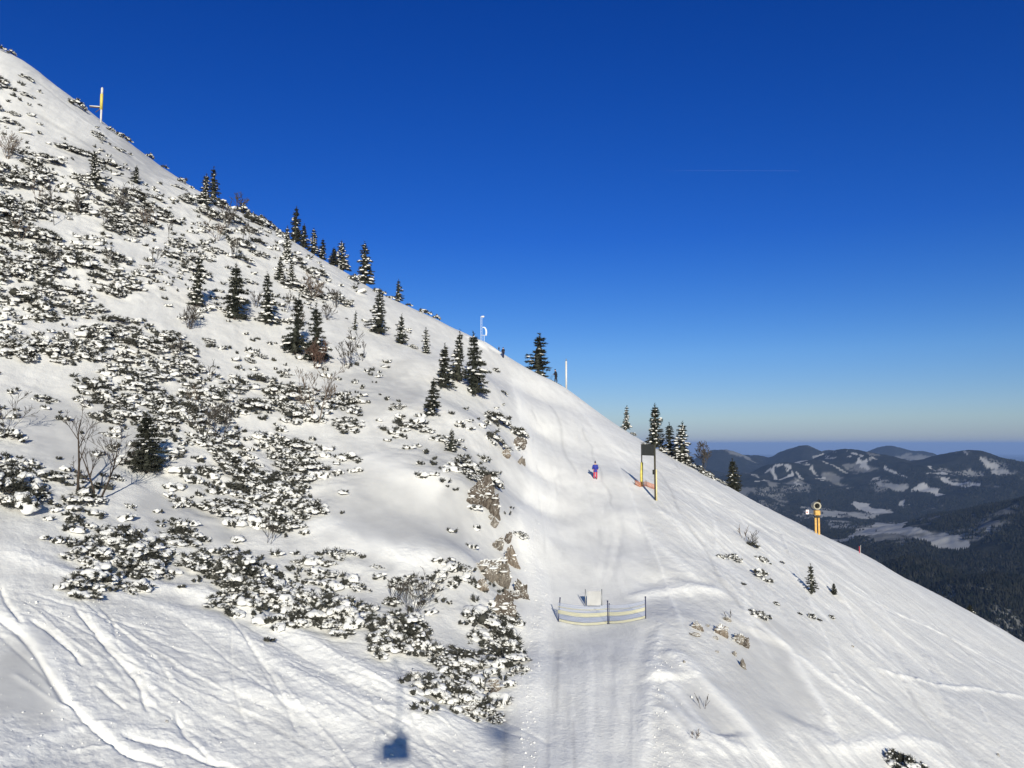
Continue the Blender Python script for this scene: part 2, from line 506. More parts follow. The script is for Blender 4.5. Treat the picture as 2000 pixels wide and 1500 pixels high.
# ski turns down the open faces
_r = random.Random(3)
def ski_line(u, v, du, dv, n, amp, waves):
    pts = []
    ph = _r.random() * 6
    for k in range(n):
        t = k / (n - 1)
        s = amp * math.sin(ph + waves * t * 6.283)
        pts.append((u + du * t + s, v + dv * t + s * .25))
    return pts
for k in range(52):
    u = _r.uniform(1180, 1850); v0 = 745 + (u - 1100) * .57 + _r.uniform(25, 90)
    add_relief(ski_line(u, v0, _r.uniform(120, 420), _r.uniform(160, 420), 14, _r.uniform(1, 14), _r.uniform(.5, 3)), _r.uniform(.14, .3), _r.choice((-1, -1, 1)) * _r.uniform(.05, .11))
for k in range(16):
    u = _r.uniform(1030, 1140)
    add_relief(ski_line(u, _r.uniform(760, 900), _r.uniform(20, 110), _r.uniform(180, 300), 14, _r.uniform(2, 10), _r.uniform(1, 4)), _r.uniform(.14, .25), -_r.uniform(.03, .07))
for k in range(42):
    u = _r.uniform(-40, 760); 
    add_relief(ski_line(u, 1130 + u * .17 + _r.uniform(0, 120), _r.uniform(20, 420), _r.uniform(80, 260), 10, _r.uniform(6, 30), _r.uniform(.3, .9)), _r.uniform(.06, .13), _r.choice((-1, -1, 1)) * _r.uniform(.03, .06))
for k in range(20):
    add_relief(ski_line(_r.uniform(980, 1240), _r.uniform(1230, 1420), _r.uniform(-12, 12), _r.uniform(120, 270), 8, _r.uniform(0, 3), 1), _r.uniform(.07, .16), _r.choice((-1, 1)) * _r.uniform(.015, .03))

# wind and traffic roughness
DN = dens(GU, GV)
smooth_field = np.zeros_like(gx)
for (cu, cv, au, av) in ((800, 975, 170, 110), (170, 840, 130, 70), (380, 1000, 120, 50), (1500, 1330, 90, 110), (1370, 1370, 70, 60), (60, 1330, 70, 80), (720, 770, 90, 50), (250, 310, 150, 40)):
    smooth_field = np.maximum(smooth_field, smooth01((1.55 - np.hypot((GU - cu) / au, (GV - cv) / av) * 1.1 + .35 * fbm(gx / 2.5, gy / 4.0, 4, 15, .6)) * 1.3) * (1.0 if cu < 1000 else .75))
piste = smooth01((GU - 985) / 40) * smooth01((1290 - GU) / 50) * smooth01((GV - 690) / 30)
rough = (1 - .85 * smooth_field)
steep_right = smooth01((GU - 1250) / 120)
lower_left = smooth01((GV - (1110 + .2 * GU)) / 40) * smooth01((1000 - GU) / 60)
near = np.clip(90 / gy, .5, 1)
s1 = .38 * gx - .92 * gy; s2 = .92 * gx + .38 * gy            # down and across the fall line
gz += .075 * fbm(s2 / 2.8, s1 / 6.5, 3, 11) * (1 - .6 * piste)
gz += .20 * fbm(s2 / 8.0, s1 / 15.0, 2, 12) * (1 - .7 * piste) * (1 - .5 * lower_left)
gz += rough * (1 - .75 * piste) * .015 * fbm(gx / .42, gy / .42, 3, 21, .6) * (1 + .4 * lower_left)
gz += rough * lower_left * .05 * np.maximum(0, fbm(gx / .2, gy / .2, 2, 31) - .75)
# streaks down the fall line on the right face and along the piste
gz += rough * steep_right * .026 * fbm(s2 / .55, s1 / 8.0, 3, 41, .6)
gz += piste * .010 * fbm(gx / .30, gy / 6.0, 3, 51, .6)
crumb = np.clip(loose_rut_shade, 0, 1) * rough
gz += crumb * .016 * fbm(gx / .16, gy / .2, 2, 37, .6) * (gy < 75)
# hummocks where the pines lie under the snow
bump = np.clip(DN / 5, 0, 1.1)
gz += bump * (.13 * fbm(gx / 1.5, gy / 1.5, 3, 61) + .05)

# mesh of the near mountain
def grid_mesh(name, X, Y, Z):
    nr, nc = X.shape
    V = np.stack([X, Y, Z], -1).reshape(-1, 3)
    i = np.arange(nr * nc).reshape(nr, nc)
    q = np.stack([i[:-1, :-1], i[:-1, 1:], i[1:, 1:], i[1:, :-1]], -1).reshape(-1)
    me = bpy.data.meshes.new(name)
    fill_mesh(me, V, q, np.full((nr - 1) * (nc - 1), 4, np.int32))
    return me


def snow_material(name, terrain=False):
    m = bpy.data.materials.new(name); m.use_nodes = True
    n = m.node_tree.nodes; l = m.node_tree.links; b = n["Principled BSDF"]
    b.inputs['Roughness'].default_value = .6
    b.inputs['Specular IOR Level'].default_value = .25
    b.inputs['Base Color'].default_value = (.77, .768, .758, 1)
    if terrain:
        tc = n.new("ShaderNodeTexCoord")
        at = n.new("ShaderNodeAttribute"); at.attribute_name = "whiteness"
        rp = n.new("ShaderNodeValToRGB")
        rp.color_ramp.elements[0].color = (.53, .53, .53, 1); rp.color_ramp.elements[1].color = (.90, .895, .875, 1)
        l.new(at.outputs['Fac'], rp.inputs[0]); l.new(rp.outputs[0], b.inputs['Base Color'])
        n2 = n.new("ShaderNodeTexNoise"); n2.inputs['Scale'].default_value = 7.0; n2.inputs['Detail'].default_value = 8; n2.inputs['Roughness'].default_value = .7
        bp = n.new("ShaderNodeBump"); bp.inputs['Distance'].default_value = .12; bp.inputs['Strength'].default_value = .35
        at2 = n.new("ShaderNodeAttribute"); at2.attribute_name = "rough"
        m2 = n.new("ShaderNodeMath"); m2.operation = 'MULTIPLY'; m2.inputs[1].default_value = .45
        l.new(at2.outputs['Fac'], m2.inputs[0]); l.new(m2.outputs[0], bp.inputs['Strength'])
        l.new(tc.outputs['Object'], n2.inputs['Vector']); l.new(n2.outputs['Fac'], bp.inputs['Height']); l.new(bp.outputs[0], b.inputs['Normal'])
    return m


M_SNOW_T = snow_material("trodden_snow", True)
M_SNOW = snow_material("fresh_snow")
# scuffed or groomed snow paler; smooth crust greyer, low-sun shade painted in with it
loose_rut_shade = np.clip(loose_rut_shade, -1, 1)
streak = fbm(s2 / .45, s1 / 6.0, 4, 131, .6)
whiteness = .56 - .42 * smooth_field + .30 * piste * (.85 + .14 * fbm(gx / .35, gy / 7, 3, 133)) + .64 * loose_rut_shade + .13 * streak * (1 - smooth_field) * (.5 + .5 * steep_right) + .10 * fbm(gx / 1.3, gy / 1.3, 4, 135, .6)
whiteness += .22 * lower_left * (1 - smooth_field) + .08 * steep_right * (1 - smooth_field) - .05 * smooth01((1000 - GU) / 60) * (1 - lower_left)  # lower run painted whiter to offset the low sun grazing it
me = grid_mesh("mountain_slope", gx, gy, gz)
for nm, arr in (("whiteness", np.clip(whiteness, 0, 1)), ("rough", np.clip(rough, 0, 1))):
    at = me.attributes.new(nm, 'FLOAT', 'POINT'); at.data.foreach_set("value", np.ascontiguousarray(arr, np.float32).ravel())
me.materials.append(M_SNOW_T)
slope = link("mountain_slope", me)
tag(slope, "snow covered mountain slope with a groomed piste running up to the ridge", kind='structure')

# =====================================================================================
# valley and far hills
# =====================================================================================
HILLS = [  # u, v of the top, distance, half width m, half depth m
 (1408, 880, 10500, 420, 900), (1470, 889, 10800, 500, 900), (1562, 872, 9800, 330, 900), (1625, 877, 9800, 360, 900),
 (1660, 876, 7600, 420, 900), (1590, 893, 7400, 360, 700), (1530, 906, 7200, 300, 700), (1720, 893, 7400, 380, 700), (1450, 925, 7000, 420, 700),
 (1733, 869, 13000, 330, 900), (1800, 881, 12500, 350, 900), (1690, 885, 12500, 600, 900),
 (1880, 879, 6900, 440, 800), (1940, 897, 6700, 400, 700), (1800, 908, 6500, 420, 650),
 (2010, 925, 5600, 500, 600), (2120, 900, 6200, 700, 800), (2300, 880, 7500, 900, 900),
 (2120, 975, 3300, 420, 620), (2010, 1010, 3500, 330, 420), (2230, 960, 3000, 500, 800),
 (1250, 890, 9000, 800, 900), (1050, 880, 11000, 900, 900), (800, 885, 9500, 900, 900), (1150, 905, 7500, 500, 800),
 (2600, 870, 9000, 1400, 1200), (1950, 1135, 2050, 190, 200), (1780, 1105, 2350, 170, 260),
]
FT = np.concatenate([np.linspace(-.9, .18, 90)[:-1], np.linspace(.18, .70, 520), np.linspace(.70, 1.4, 90)[1:]])
FY = np.concatenate([np.geomspace(170, 1500, 50)[:-1], np.geomspace(1500, 13500, 520), np.geomspace(13500, 90000, 60)[1:]])
fy, ft = np.meshgrid(FY, FT, indexing='ij'); fx = ft * fy
floor = -545 - 60 * smooth01((fy - 9000) / 12000) - fy ** 2 / (2 * 6.37e6) * .87
fz = floor.copy()
hsum = np.zeros_like(fz)
for (u, v, y, sx, sy) in HILLS:
    tx, tz = ray(u, v); x0 = tx * y; z0 = tz * y
    fl = float(np.interp(y, FY, floor[:, 0]))
    q = ((fx - x0) / sx) ** 2 + ((fy - y) / sy) ** 2
    g = (z0 - fl) * (.5 * np.exp(-q * .9) + .5 * np.exp(-q * .16)) 
    hsum = (np.maximum(hsum, 0) ** 10 + np.maximum(g, 0) ** 10) ** .1
wild = .35 + .65 * smooth01(hsum / 200)
fz += hsum + (26 * fbm(fx / 420, fy / 420, 5, 71, .5) * wild - 6) * smooth01((fy - 600) / 1200)
# the mountain's own foot
foot = smooth01((fy - 170) / 1500)
fz = (-95 - .45 * (fy - 170)) * (1 - foot) + fz * foot
fz -= 60 * (1 - smooth01((fy - 170) / 120))


def far_spot(u, v, ymin=900):
    tx, tz = ray(u, v); tx = float(tx); tz = float(tz)
    j = int(np.clip(np.searchsorted(FT, tx), 1, len(FT) - 1))
    d = fz[:, j] - tz * FY
    k = np.where((d >= 0) & (FY > ymin))[0]
    y = FY[k[0]] if len(k) else 9000.0
    return tx * y, y


FIELDS = [  # snowed meadows and clearings in the woods: strength, sighted outline
 (1, [(450,260),(520,190),(545,185),(565,225),(520,240),(460,268)]), (.9, [(580,205),(600,205),(680,270),(660,275)]),
 (1, [(610,160),(720,150),(690,170),(735,210),(715,215),(650,180)]), (.7, [(800,165),(830,170),(930,230),(900,235)]),
 (1, [(920,130),(980,115),(1000,160),(1035,210),(1010,210),(960,150)]), (.9, [(1000,115),(1050,110),(1070,130),(1030,140)]),
 (1, [(1135,180),(1160,180),(1225,220),(1210,230)]), (1, [(1240,215),(1285,245),(1260,250)]),
 (1, [(1320,215),(1400,210),(1470,190),(1475,215),(1440,230),(1380,222)]), (1, [(1500,275),(1600,275),(1665,295),(1640,310),(1580,295)]),
 (1, [(1345,295),(1400,305),(1570,340),(1560,352),(1350,352)]), (.7, [(1110,290),(1180,265),(1280,290),(1260,330),(1180,325)]),
 (.9, [(790,280),(850,260),(850,285)]), (.9, [(610,290),(660,290),(660,310),(620,312)]), (.5, [(1640,200),(1730,190),(1740,245),(1600,245),(1500,225)]),
 (.8, [(1770,170),(1830,170),(1860,210),(1895,245),(1870,245)]), (1, [(980,405),(1060,405),(1150,455),(1050,465),(975,450)]),
 (1, [(1210,390),(1265,390),(1270,420),(1215,430)]), (.75, [(630,455),(720,440),(900,450),(1060,470),(1200,440),(1150,470),(1060,500),(900,490),(760,500),(620,495)]),
 (.6, [(770,530),(900,520),(1010,530),(960,560),(800,570)]),
 (.85, [(960,590),(1000,570),(1100,520),(1200,515),(1310,530),(1310,560),(1450,580),(1615,625),(1540,665),(1400,650),(1300,610),(1130,620),(980,620)]),
 (.7, [(870,630),(960,625),(1080,620),(1000,660),(900,665)]), (.8, [(1790,578),(1850,578),(1850,590),(1790,590)]),
 (.25, [(1400,940),(1500,900),(1700,870),(1800,900),(1780,920),(1600,930),(1450,945)]), (.4, [(1110,760),(1200,745),(1170,770)]),
 (.4, [(1800,800),(1865,800),(1860,830),(1810,830)]), (.8, [(730,80),(880,80),(890,95),(760,98)]), (1, [(925,88),(955,90),(950,112),(930,110)]),
 (.8, [(812,118),(842,120),(842,142),(815,138)]), (.7, [(1590,105),(1630,105),(1625,125),(1600,120)]), (.9, [(380,290),(400,255),(415,265),(395,290)]),
 (.7, [(740,232),(755,232),(772,258),(760,262)]), (.7, [(890,295),(925,295),(925,308),(895,308)]), (.5, [(1430,295),(1520,300),(1500,308)]), (.6, [(1880,440),(1910,445),(1905,452)]), (.6, [(1640,480),(1660,475),(1655,490)]),
 (.35, [(400,395),(520,410),(560,440),(440,440)]), (.7, [(1290,435),(1330,430),(1320,445)]),
]
snowmask = np.zeros_like(fz)
wx = fx + 30 * fbm(fx / 160, fy / 160, 3, 81) * np.clip(fy / 5000, .2, 1.5); wy = fy + 150 * fbm(fx / 160, fy / 260, 3, 82) * np.clip(fy / 5000, .2, 1.5)
for st, poly in FIELDS:
    pts = [far_spot(1350 + x * .3253, 850 + y * .3253) for x, y in poly]
    inside = np.zeros(fz.shape, bool)
    for k in range(len(pts)):
        (xa, ya), (xb, yb) = pts[k], pts[(k + 1) % len(pts)]
        if ya == yb: continue
        c = ((ya > wy) != (yb > wy)) & (wx < (xb - xa) * (wy - ya) / (yb - ya) + xa)
        inside ^= c
    snowmask = np.where(inside, np.maximum(snowmask, st), snowmask)
speck = fbm(fx / 70, fy / 110, 4, 91, .6)
snowmask = np.where(snowmask > 0, np.clip(snowmask - .55 * np.maximum(0, speck - .15) * (snowmask < .95), 0, 1), 0)
snowmask = np.maximum(snowmask, .34 * smooth01((fbm(fx / 240, fy / 420, 5, 95, .62) - .50) / .3))

me = grid_mesh("valley_terrain", fx, fy, fz)
at = me.attributes.new("meadow", 'FLOAT', 'POINT'); at.data.foreach_set("value", snowmask.astype(np.float32).ravel())
m = bpy.data.materials.new("wooded_valley"); m.use_nodes = True
n = m.node_tree.nodes; l = m.node_tree.links; b = n["Principled BSDF"]; b.inputs['Roughness'].default_value = .95; b.inputs['Specular IOR Level'].default_value = 0.0
tc = n.new("ShaderNodeTexCoord"); nz = n.new("ShaderNodeTexNoise"); nz.inputs['Scale'].default_value = .012; nz.inputs['Detail'].default_value = 8; nz.inputs['Roughness'].default_value = .7
rp = n.new("ShaderNodeValToRGB"); rp.color_ramp.elements[0].position = .35; rp.color_ramp.elements[0].color = (.010, .013, .011, 1); rp.color_ramp.elements[1].position = .75; rp.color_ramp.elements[1].color = (.034, .036, .032, 1)
at = n.new("ShaderNodeAttribute"); at.attribute_name = "meadow"
mx = n.new("ShaderNodeMix"); mx.data_type = 'RGBA'; mx.inputs[7].default_value = (.42, .42, .425, 1)
l.new(tc.outputs['Object'], nz.inputs['Vector']); l.new(nz.outputs['Fac'], rp.inputs[0]); l.new(rp.outputs[0], mx.inputs[6]); l.new(at.outputs['Fac'], mx.inputs[0]); l.new(mx.outputs[2], b.inputs['Base Color'])
me.materials.append(m)
valley = link("valley_terrain", me)
tag(valley, "dark wooded valley and far hills with patches of snowed meadow", kind='structure')

# conifers of the valley woods that still show as single points: one mass
def far_h(x, y):
    t = x / y
    j = np.clip(np.searchsorted(FT, t) - 1, 0, len(FT) - 2); i = np.clip(np.searchsorted(FY, y) - 1, 0, len(FY) - 2)
    a = (t - FT[j]) / (FT[j + 1] - FT[j]); b_ = (y - FY[i]) / (FY[i + 1] - FY[i])
    def mixg(G): return (G[i, j] * (1 - a) + G[i, j + 1] * a) * (1 - b_) + (G[i + 1, j] * (1 - a) + G[i + 1, j + 1] * a) * b_
    return mixg(fz), mixg(snowmask)
NT = 130000
yy = np.exp(rng.uniform(math.log(1300), math.log(6500), NT)); tt = rng.uniform(.30, .74, NT); xx = tt * yy
zz, sm = far_h(xx, yy)
thin = fbm(xx / 130, yy / 200, 3, 99)
sm2 = np.maximum(far_h(xx, yy + 130)[1], far_h(xx, yy + 260)[1])
keep = (rng.random(NT) > np.maximum(sm * 1.5, sm2 * 1.2)) & (thin > -.75)
xx, yy, zz = xx[keep], yy[keep], zz[keep]
hh = rng.uniform(7, 14, len(xx)) * (1 + np.clip(yy / 6500, 0, 1) * .2); rr = hh * rng.uniform(.20, .30, len(xx)) * (1 + np.clip(yy - 3000, 0, 4000) / 4500)
K = 5; ang = np.arange(K) * 2 * math.pi / K
bx = xx[:, None] + rr[:, None] * np.cos(ang + rng.random((len(xx), 1)) * 6); by = yy[:, None] + rr[:, None] * np.sin(ang); bz = np.repeat((zz - 1)[:, None], K, 1)
V = np.concatenate([np.stack([bx, by, bz], -1), np.stack([xx, yy, zz + hh], -1)[:, None]], 1).reshape(-1, 3)
base_i = (np.arange(len(xx)) * (K + 1))[:, None, None]
tri = np.array([(k, (k + 1) % K, K) for k in range(K)])[None] + base_i
me = bpy.data.meshes.new("forest"); fill_mesh(me, V, tri.ravel(), np.full(tri.shape[0] * K, 3, np.int32), None, True)
me.materials.append(mat("far_forest", (.010, .014, .011), .95, col2=(.032, .033, .028), scale=.03, spec=0))
tag(link("forest", me), "dark conifer woods on the valley sides far below", kind='stuff')
#@@VEG
# =====================================================================================
# plants
# =====================================================================================
import bmesh
M_NEEDLE = mat("pine_needles", (.032, .034, .029), .75, col2=(.072, .071, .062), scale=2.2, spec=.2)
M_SPRUCE = mat("spruce_needles", (.024, .029, .023), .75, col2=(.062, .064, .052), scale=1.6, spec=.2)
M_BARK = mat("bark", (.055, .042, .034), .9, var=.35, scale=5)
M_TWIG = mat("bare_twigs", (.072, .064, .058), .9, var=.3, scale=6)
M_PALE_TWIG = mat("pale_twigs", (.16, .13, .11), .9, var=.3, scale=6)  # lighter brown twigs for some bare trees and bushes


def ico(sub):
    bm = bmesh.new(); bmesh.ops.create_icosphere(bm, subdivisions=sub, radius=1)
    V = np.array([v.co[:] for v in bm.verts]); F = np.array([[v.index for v in f.verts] for f in bm.faces]); bm.free()
    return V, F


ICO1, ICOF1 = ico(1); ICO2, ICOF2 = ico(2)


def nrm(a):
    return a / (np.linalg.norm(a, axis=-1, keepdims=True) + 1e-9)


def blades(g, P, D, nb, L, bl, w):
    """needle-covered twig ends: nb pointed blades round each axis D that starts at P"""
    n = len(P); L = np.broadcast_to(L, (n,)); bl = np.broadcast_to(bl, (n,))
    t = g.random((n, nb, 1)); base = P[:, None] + D[:, None] * t * L[:, None, None]
    r = g.normal(size=(n, nb, 3)); r -= (r * D[:, None]).sum(-1, keepdims=True) * D[:, None]; r = nrm(r)
    d = nrm(D[:, None] * g.uniform(.25, .95, (n, nb, 1)) + r * g.uniform(.45, 1, (n, nb, 1)))
    s = nrm(np.cross(d, g.normal(size=(n, nb, 3)))) * w
    tip = base + d * bl[:, None, None] * g.uniform(.7, 1.15, (n, nb, 1))
    V = np.stack([base - s, base + s, tip], 2).reshape(-1, 3)
    return V, np.arange(len(V)).reshape(-1, 3)


def lumps(g, P, S, V0=ICO1, F0=ICOF1, rot=None, rag=.18):
    """settled pillows of snow: centres P, half axes S"""
    n = len(P)
    k = 1 + rag * g.normal(size=(n, len(V0), 1)).clip(-1.6, 1.6)
    V = V0[None] * k * S[:, None]
    V[..., 2] = np.where(V[..., 2] < 0, V[..., 2] * .55, V[..., 2])
    if rot is not None:
        V = np.einsum('nij,nkj->nki', rot, V)
    V = V + P[:, None]
    F = F0[None] + (np.arange(n) * len(V0))[:, None, None]
    return V.reshape(-1, 3), F.reshape(-1, 3)


def join(parts):
    V = []; F = []; o = 0
    for v, f in parts:
        V.append(v); F.append(f + o); o += len(v)
    return np.concatenate(V), np.concatenate(F)


def tri_mesh(name, VF, m, smooth=True):
    me = bpy.data.meshes.new(name); V, F = VF
    fill_mesh(me, V, F.ravel(), np.full(len(F), 3, np.int32), None, smooth)
    me.materials.append(m)
    return me


ICO3, ICOF3 = ico(3)


def pads(g, P, S, seed):
    """pillows of settled snow with soft uneven outlines"""
    V, F = lumps(g, np.zeros((len(P), 3)), np.ones((len(P), 3)), ICO3, ICOF3, rag=.0)
    V = V.reshape(len(P), -1, 3); o = g.uniform(0, 50, (len(P), 1))
    k = 1 + .42 * fbm(V[..., 0] * 1.9 + o, V[..., 1] * 1.6 + o * .7, 3, seed, .55)
    V = V * k[..., None]
    V[..., 2] = np.where(V[..., 2] < 0, V[..., 2] * .35, V[..., 2]) + .22 * vnoise(V[..., 0] * 3 + o, V[..., 1] * 3, seed + 5) - .38 * V[..., 1] * -1.0 * g.uniform(.2, 1.3, (len(P), 1)) + V[..., 0] * g.normal(0, .35, (len(P), 1))
    a = g.normal(0, .6, len(P)); c, s_ = np.cos(a)[:, None], np.sin(a)[:, None]
    V = V * S[:, None]
    V = np.stack([V[..., 0] * c - V[..., 1] * s_, V[..., 0] * s_ + V[..., 1] * c, V[..., 2]], -1) + P[:, None]
    return V.reshape(-1, 3), F


def shrub_meshes(seed, nl, bare, h=.75, per=9):
    """dwarf pine about 1 m in radius: many boughs, each pressed down under a pillow of snow with dark twig ends
    showing along its sunny lower rim; bare is the share of boughs that have shed their snow"""
    g = np.random.default_rng(seed)
    ph = g.random(3) * 6.28
    # where the boughs are, not too close
    C = []
    for _ in range(4000):
        a = g.random() * 6.283; r = math.sqrt(g.random()) * (1 + .22 * math.sin(2 * a + ph[0]) + .18 * math.sin(3 * a + ph[1]) + .12 * math.sin(5 * a + ph[2]))
        c = (math.cos(a) * r * 1.25, math.sin(a) * r)
        if all((c[0] - d[0]) ** 2 + (c[1] - d[1]) ** 2 > .27 ** 2 for d in C): C.append(c)
        if len(C) >= nl: break
    C = np.array(C); nl = len(C)
    q = np.hypot(C[:, 0] / 1.25, C[:, 1])
    z = h * np.clip(1 - .75 * q ** 2, .1, 1) * g.uniform(.45, 1.0, nl)
    W = np.exp(g.normal(-1.17, .36, nl)).clip(.15, .40); Dp = W * g.uniform(.6, .95, nl)
    P = []; D = []; K = []
    for b_ in range(nl):
        n = int(per * g.uniform(.5, 1.3)); isb = g.random() < bare
        if isb: W[b_] *= -1
        for _ in range(n if not isb else int(n * 1.3)):
            a = g.normal(-1.57, 1.0) if not isb else g.uniform(0, 6.283)
            rr = g.uniform(.62, 1.0) if not isb else g.uniform(.1, 1.05)
            x, y = math.cos(a) * rr * abs(W[b_]), math.sin(a) * rr * Dp[b_]
            P.append((C[b_, 0] + x, C[b_, 1] + y, z[b_] + (-.02 if not isb else .04) + g.normal(0, .035)))
            D.append((math.cos(a) * .75, math.sin(a) * .6 - .1, .75 + g.normal(0, .15))); K.append(math.exp(g.normal(0, .28)))
        if not isb:                                                 # tips that have come through the snow
            for _ in range(int(g.integers(1, 6))):
                x, y = g.normal(0, .45) * W[b_], g.normal(-.1, .4) * Dp[b_]
                P.append((C[b_, 0] + x, C[b_, 1] + y, z[b_] + W[b_] * .30)); D.append((g.normal(0, .4), g.normal(-.1, .4), .8)); K.append(math.exp(g.normal(-.15, .25)))
    P = np.array(P); D = nrm(np.array(D) + g.normal(0, .15, (len(D), 3))); K = np.array(K); n = len(P)
    P[:, 2] = np.maximum(P[:, 2], -.02)
    L = g.uniform(.08, .24, n) * K
    f = blades(g, P - D * .05, D, 26, L, g.uniform(.14, .25, n) * K, .023)
    core = lumps(g, P + D * .02, np.c_[g.uniform(.04, .08, (n, 2)), g.uniform(.05, .10, n)] * K[:, None], rag=.5)
    m = W > 0
    pd = pads(g, np.c_[C, z + .03][m], np.c_[W, Dp, np.abs(W) * g.uniform(.34, .55, nl)][m] * [1.05, 1.05, 1], seed)
    mm = g.random(n) < .14
    caps = lumps(g, (P + D * (L[:, None] * .8 + .04))[mm], np.c_[g.uniform(.05, .12, (mm.sum(), 2)), g.uniform(.04, .08, mm.sum())], rag=.25)
    # branches that show between the boughs
    br = MB()
    for b_ in range(0, nl, 2):
        br.tube([(0, 0, -.05), (C[b_, 0] * .5, C[b_, 1] * .5, z[b_] * .45), (C[b_, 0], C[b_, 1], z[b_] - .05)], [.03, .022, .012], 4, cap=False)
    return tri_mesh("foliage", join([f, core]), M_NEEDLE), tri_mesh("snow_clumps", join([pd, caps]), M_SNOW), br.mesh("branches", M_BARK)


SHRUBS = [shrub_meshes(100 + i, (17, 13, 20, 10, 15, 12, 19, 7, 18, 14)[i], (.14, .08, .22, .10, .06, .16, .1, .2, .5, .03)[i], (.75, .6, .9, .5, .7, .62, .8, .55, .95, .55)[i]) for i in range(10)]


def stand(o, p, rz, scale, lean=.5):
    """set an object on the slope at p, leaning part of the way to the slope's normal"""
    sx, sy = slope_at(p.x, p.y)
    up = Vector((-sx * lean, -sy * lean, 1)).normalized()
    q = Vector((0, 0, 1)).rotation_difference(up)
    sc = scale if hasattr(scale, '__len__') else (scale,) * 3
    o.matrix_world = Matrix.Translation(p) @ q.to_matrix().to_4x4() @ Matrix.Rotation(rz, 4, 'Z') @ Matrix.Diagonal((*sc, 1))


def shrub(p, size, label, group=None, variant=None, rz=None, flat=1.0, lean=.6):
    v = variant if variant is not None else int(rng.integers(0, 10))
    o = thing("dwarf_pine", p, label, "dwarf pine", group)
    stand(o, p - Vector((0, 0, .06 * size)), rng.uniform(-1.1, -.1) if rz is None else rz, (size, size, size * flat), lean)
    link("foliage", SHRUBS[v][0], o); link("snow_clumps", SHRUBS[v][1], o)
    if p.y < 62: link("branches", SHRUBS[v][2], o)
    return o


ZONES = [  # which thicket a shrub belongs to, by where it stands on the mountain
 (lambda u, v: v < 305, "low snow crusted dwarf pine above the smooth ski track near the summit", "dwarf pines near the top of the slope"),
 (lambda u, v: u < 460 and v < 450, "snow caked dwarf pine in the dense thicket just under the smooth upper ski track", "dwarf pines under the upper ski track"),
 (lambda u, v: u < 330 and v < 560, "dwarf pine with dark green tufts in the dense thicket above the steep open snow gully", "dwarf pines in the upper thicket"),
 (lambda u, v: u < 400 and v < 715, "half buried dark dwarf pine in the thicket above the two tall bare trees", "dwarf pines above the bare trees"),
 (lambda u, v: v < 600 and u > 400, "heavily snowed dwarf pine beside the spruces along the ridge line", "dwarf pines along the ridge line"),
 (lambda u, v: u > 640 and v < 780, "small dwarf pine on the open snow between the slender mid slope spruces", "dwarf pines between the mid slope spruces"),
 (lambda u, v: u > 940 and v > 760 and v < 1160, "dwarf pine clinging to the rocky edge over the groomed piste", "dwarf pines on the rocky piste edge"),
 (lambda u, v: u > 690 and v < 960, "snowy dwarf pine in the belt between the smooth snow field and the three tall firs", "dwarf pines above the smooth snow field"),
 (lambda u, v: u < 470 and v < 860, "dwarf pine tangled with bare saplings above the green spruce in the gully", "dwarf pines around the bare saplings"),
 (lambda u, v: u >= 330 and v < 1030, "broad dwarf pine in the big dark cluster beside the smooth snow field", "dwarf pines in the big dark cluster"),
 (lambda u, v: u < 330 and v < 1020, "dwarf pine at the foot of the two tall bare trees beside the snow gully", "dwarf pines at the foot of the bare trees"),
 (lambda u, v: u < 345, "dwarf pine in the rounded dark clump just above the rutted ski run", "dwarf pines in the rounded clump"),
 (lambda u, v: u < 705 and v < 1260, "dark dwarf pine in the long strip bordering the upper side of the ski run", "dwarf pines in the long strip"),
 (lambda u, v: True, "dwarf pine heavy with snow at the lower end of the belt beside the groomed piste", "dwarf pines at the lower end"),
]


def zone(u, v):
    for f, lab, grp in ZONES:
        if f(u, v): return lab, grp


# individual shrubs, the rest of the low growth follows as one mass
cand = []
NC = 60000
cu = rng.uniform(-30, 1055, NC); cv = rng.uniform(150, 1400, NC); cd = dens(np.maximum(cu, 0), cv)
ok = rng.random(NC) < (cd / 7) ** 1.3
cu, cv, cd = cu[ok], cv[ok], cd[ok]
def clumped(u, v):
    """the thickets run slantwise down the slope"""
    return fbm((u * .88 + v * .48) / 85, (v * .88 - u * .48) / 30, 4, 201, .6)


clump = clumped(cu, cv)
ok = clump > .0 - cd * .06; cu, cv, cd = cu[ok], cv[ok], cd[ok]
placed = []; small = []
for u, v, d in zip(cu, cv, cd):
    if len(placed) >= 288: break
    p = spot(u, v)
    if p.y > 150: continue
    size = rng.uniform(.38, .90) + .062 * d + (.012 * max(p.y - 55, 0))
    if d < 2.5: size *= .62
    sep = .95 * size
    if any((p.x - q.x) ** 2 + ((p.y - q.y) * 1.1) ** 2 < (sep + .5 * s) ** 2 * .5 for q, s in placed): continue
    placed.append((p, size))
    lab, grp = zone(u, v)
    shrub(p, size, lab, grp, flat=rng.uniform(.45, .9))
print("SHRUBS", len(placed))

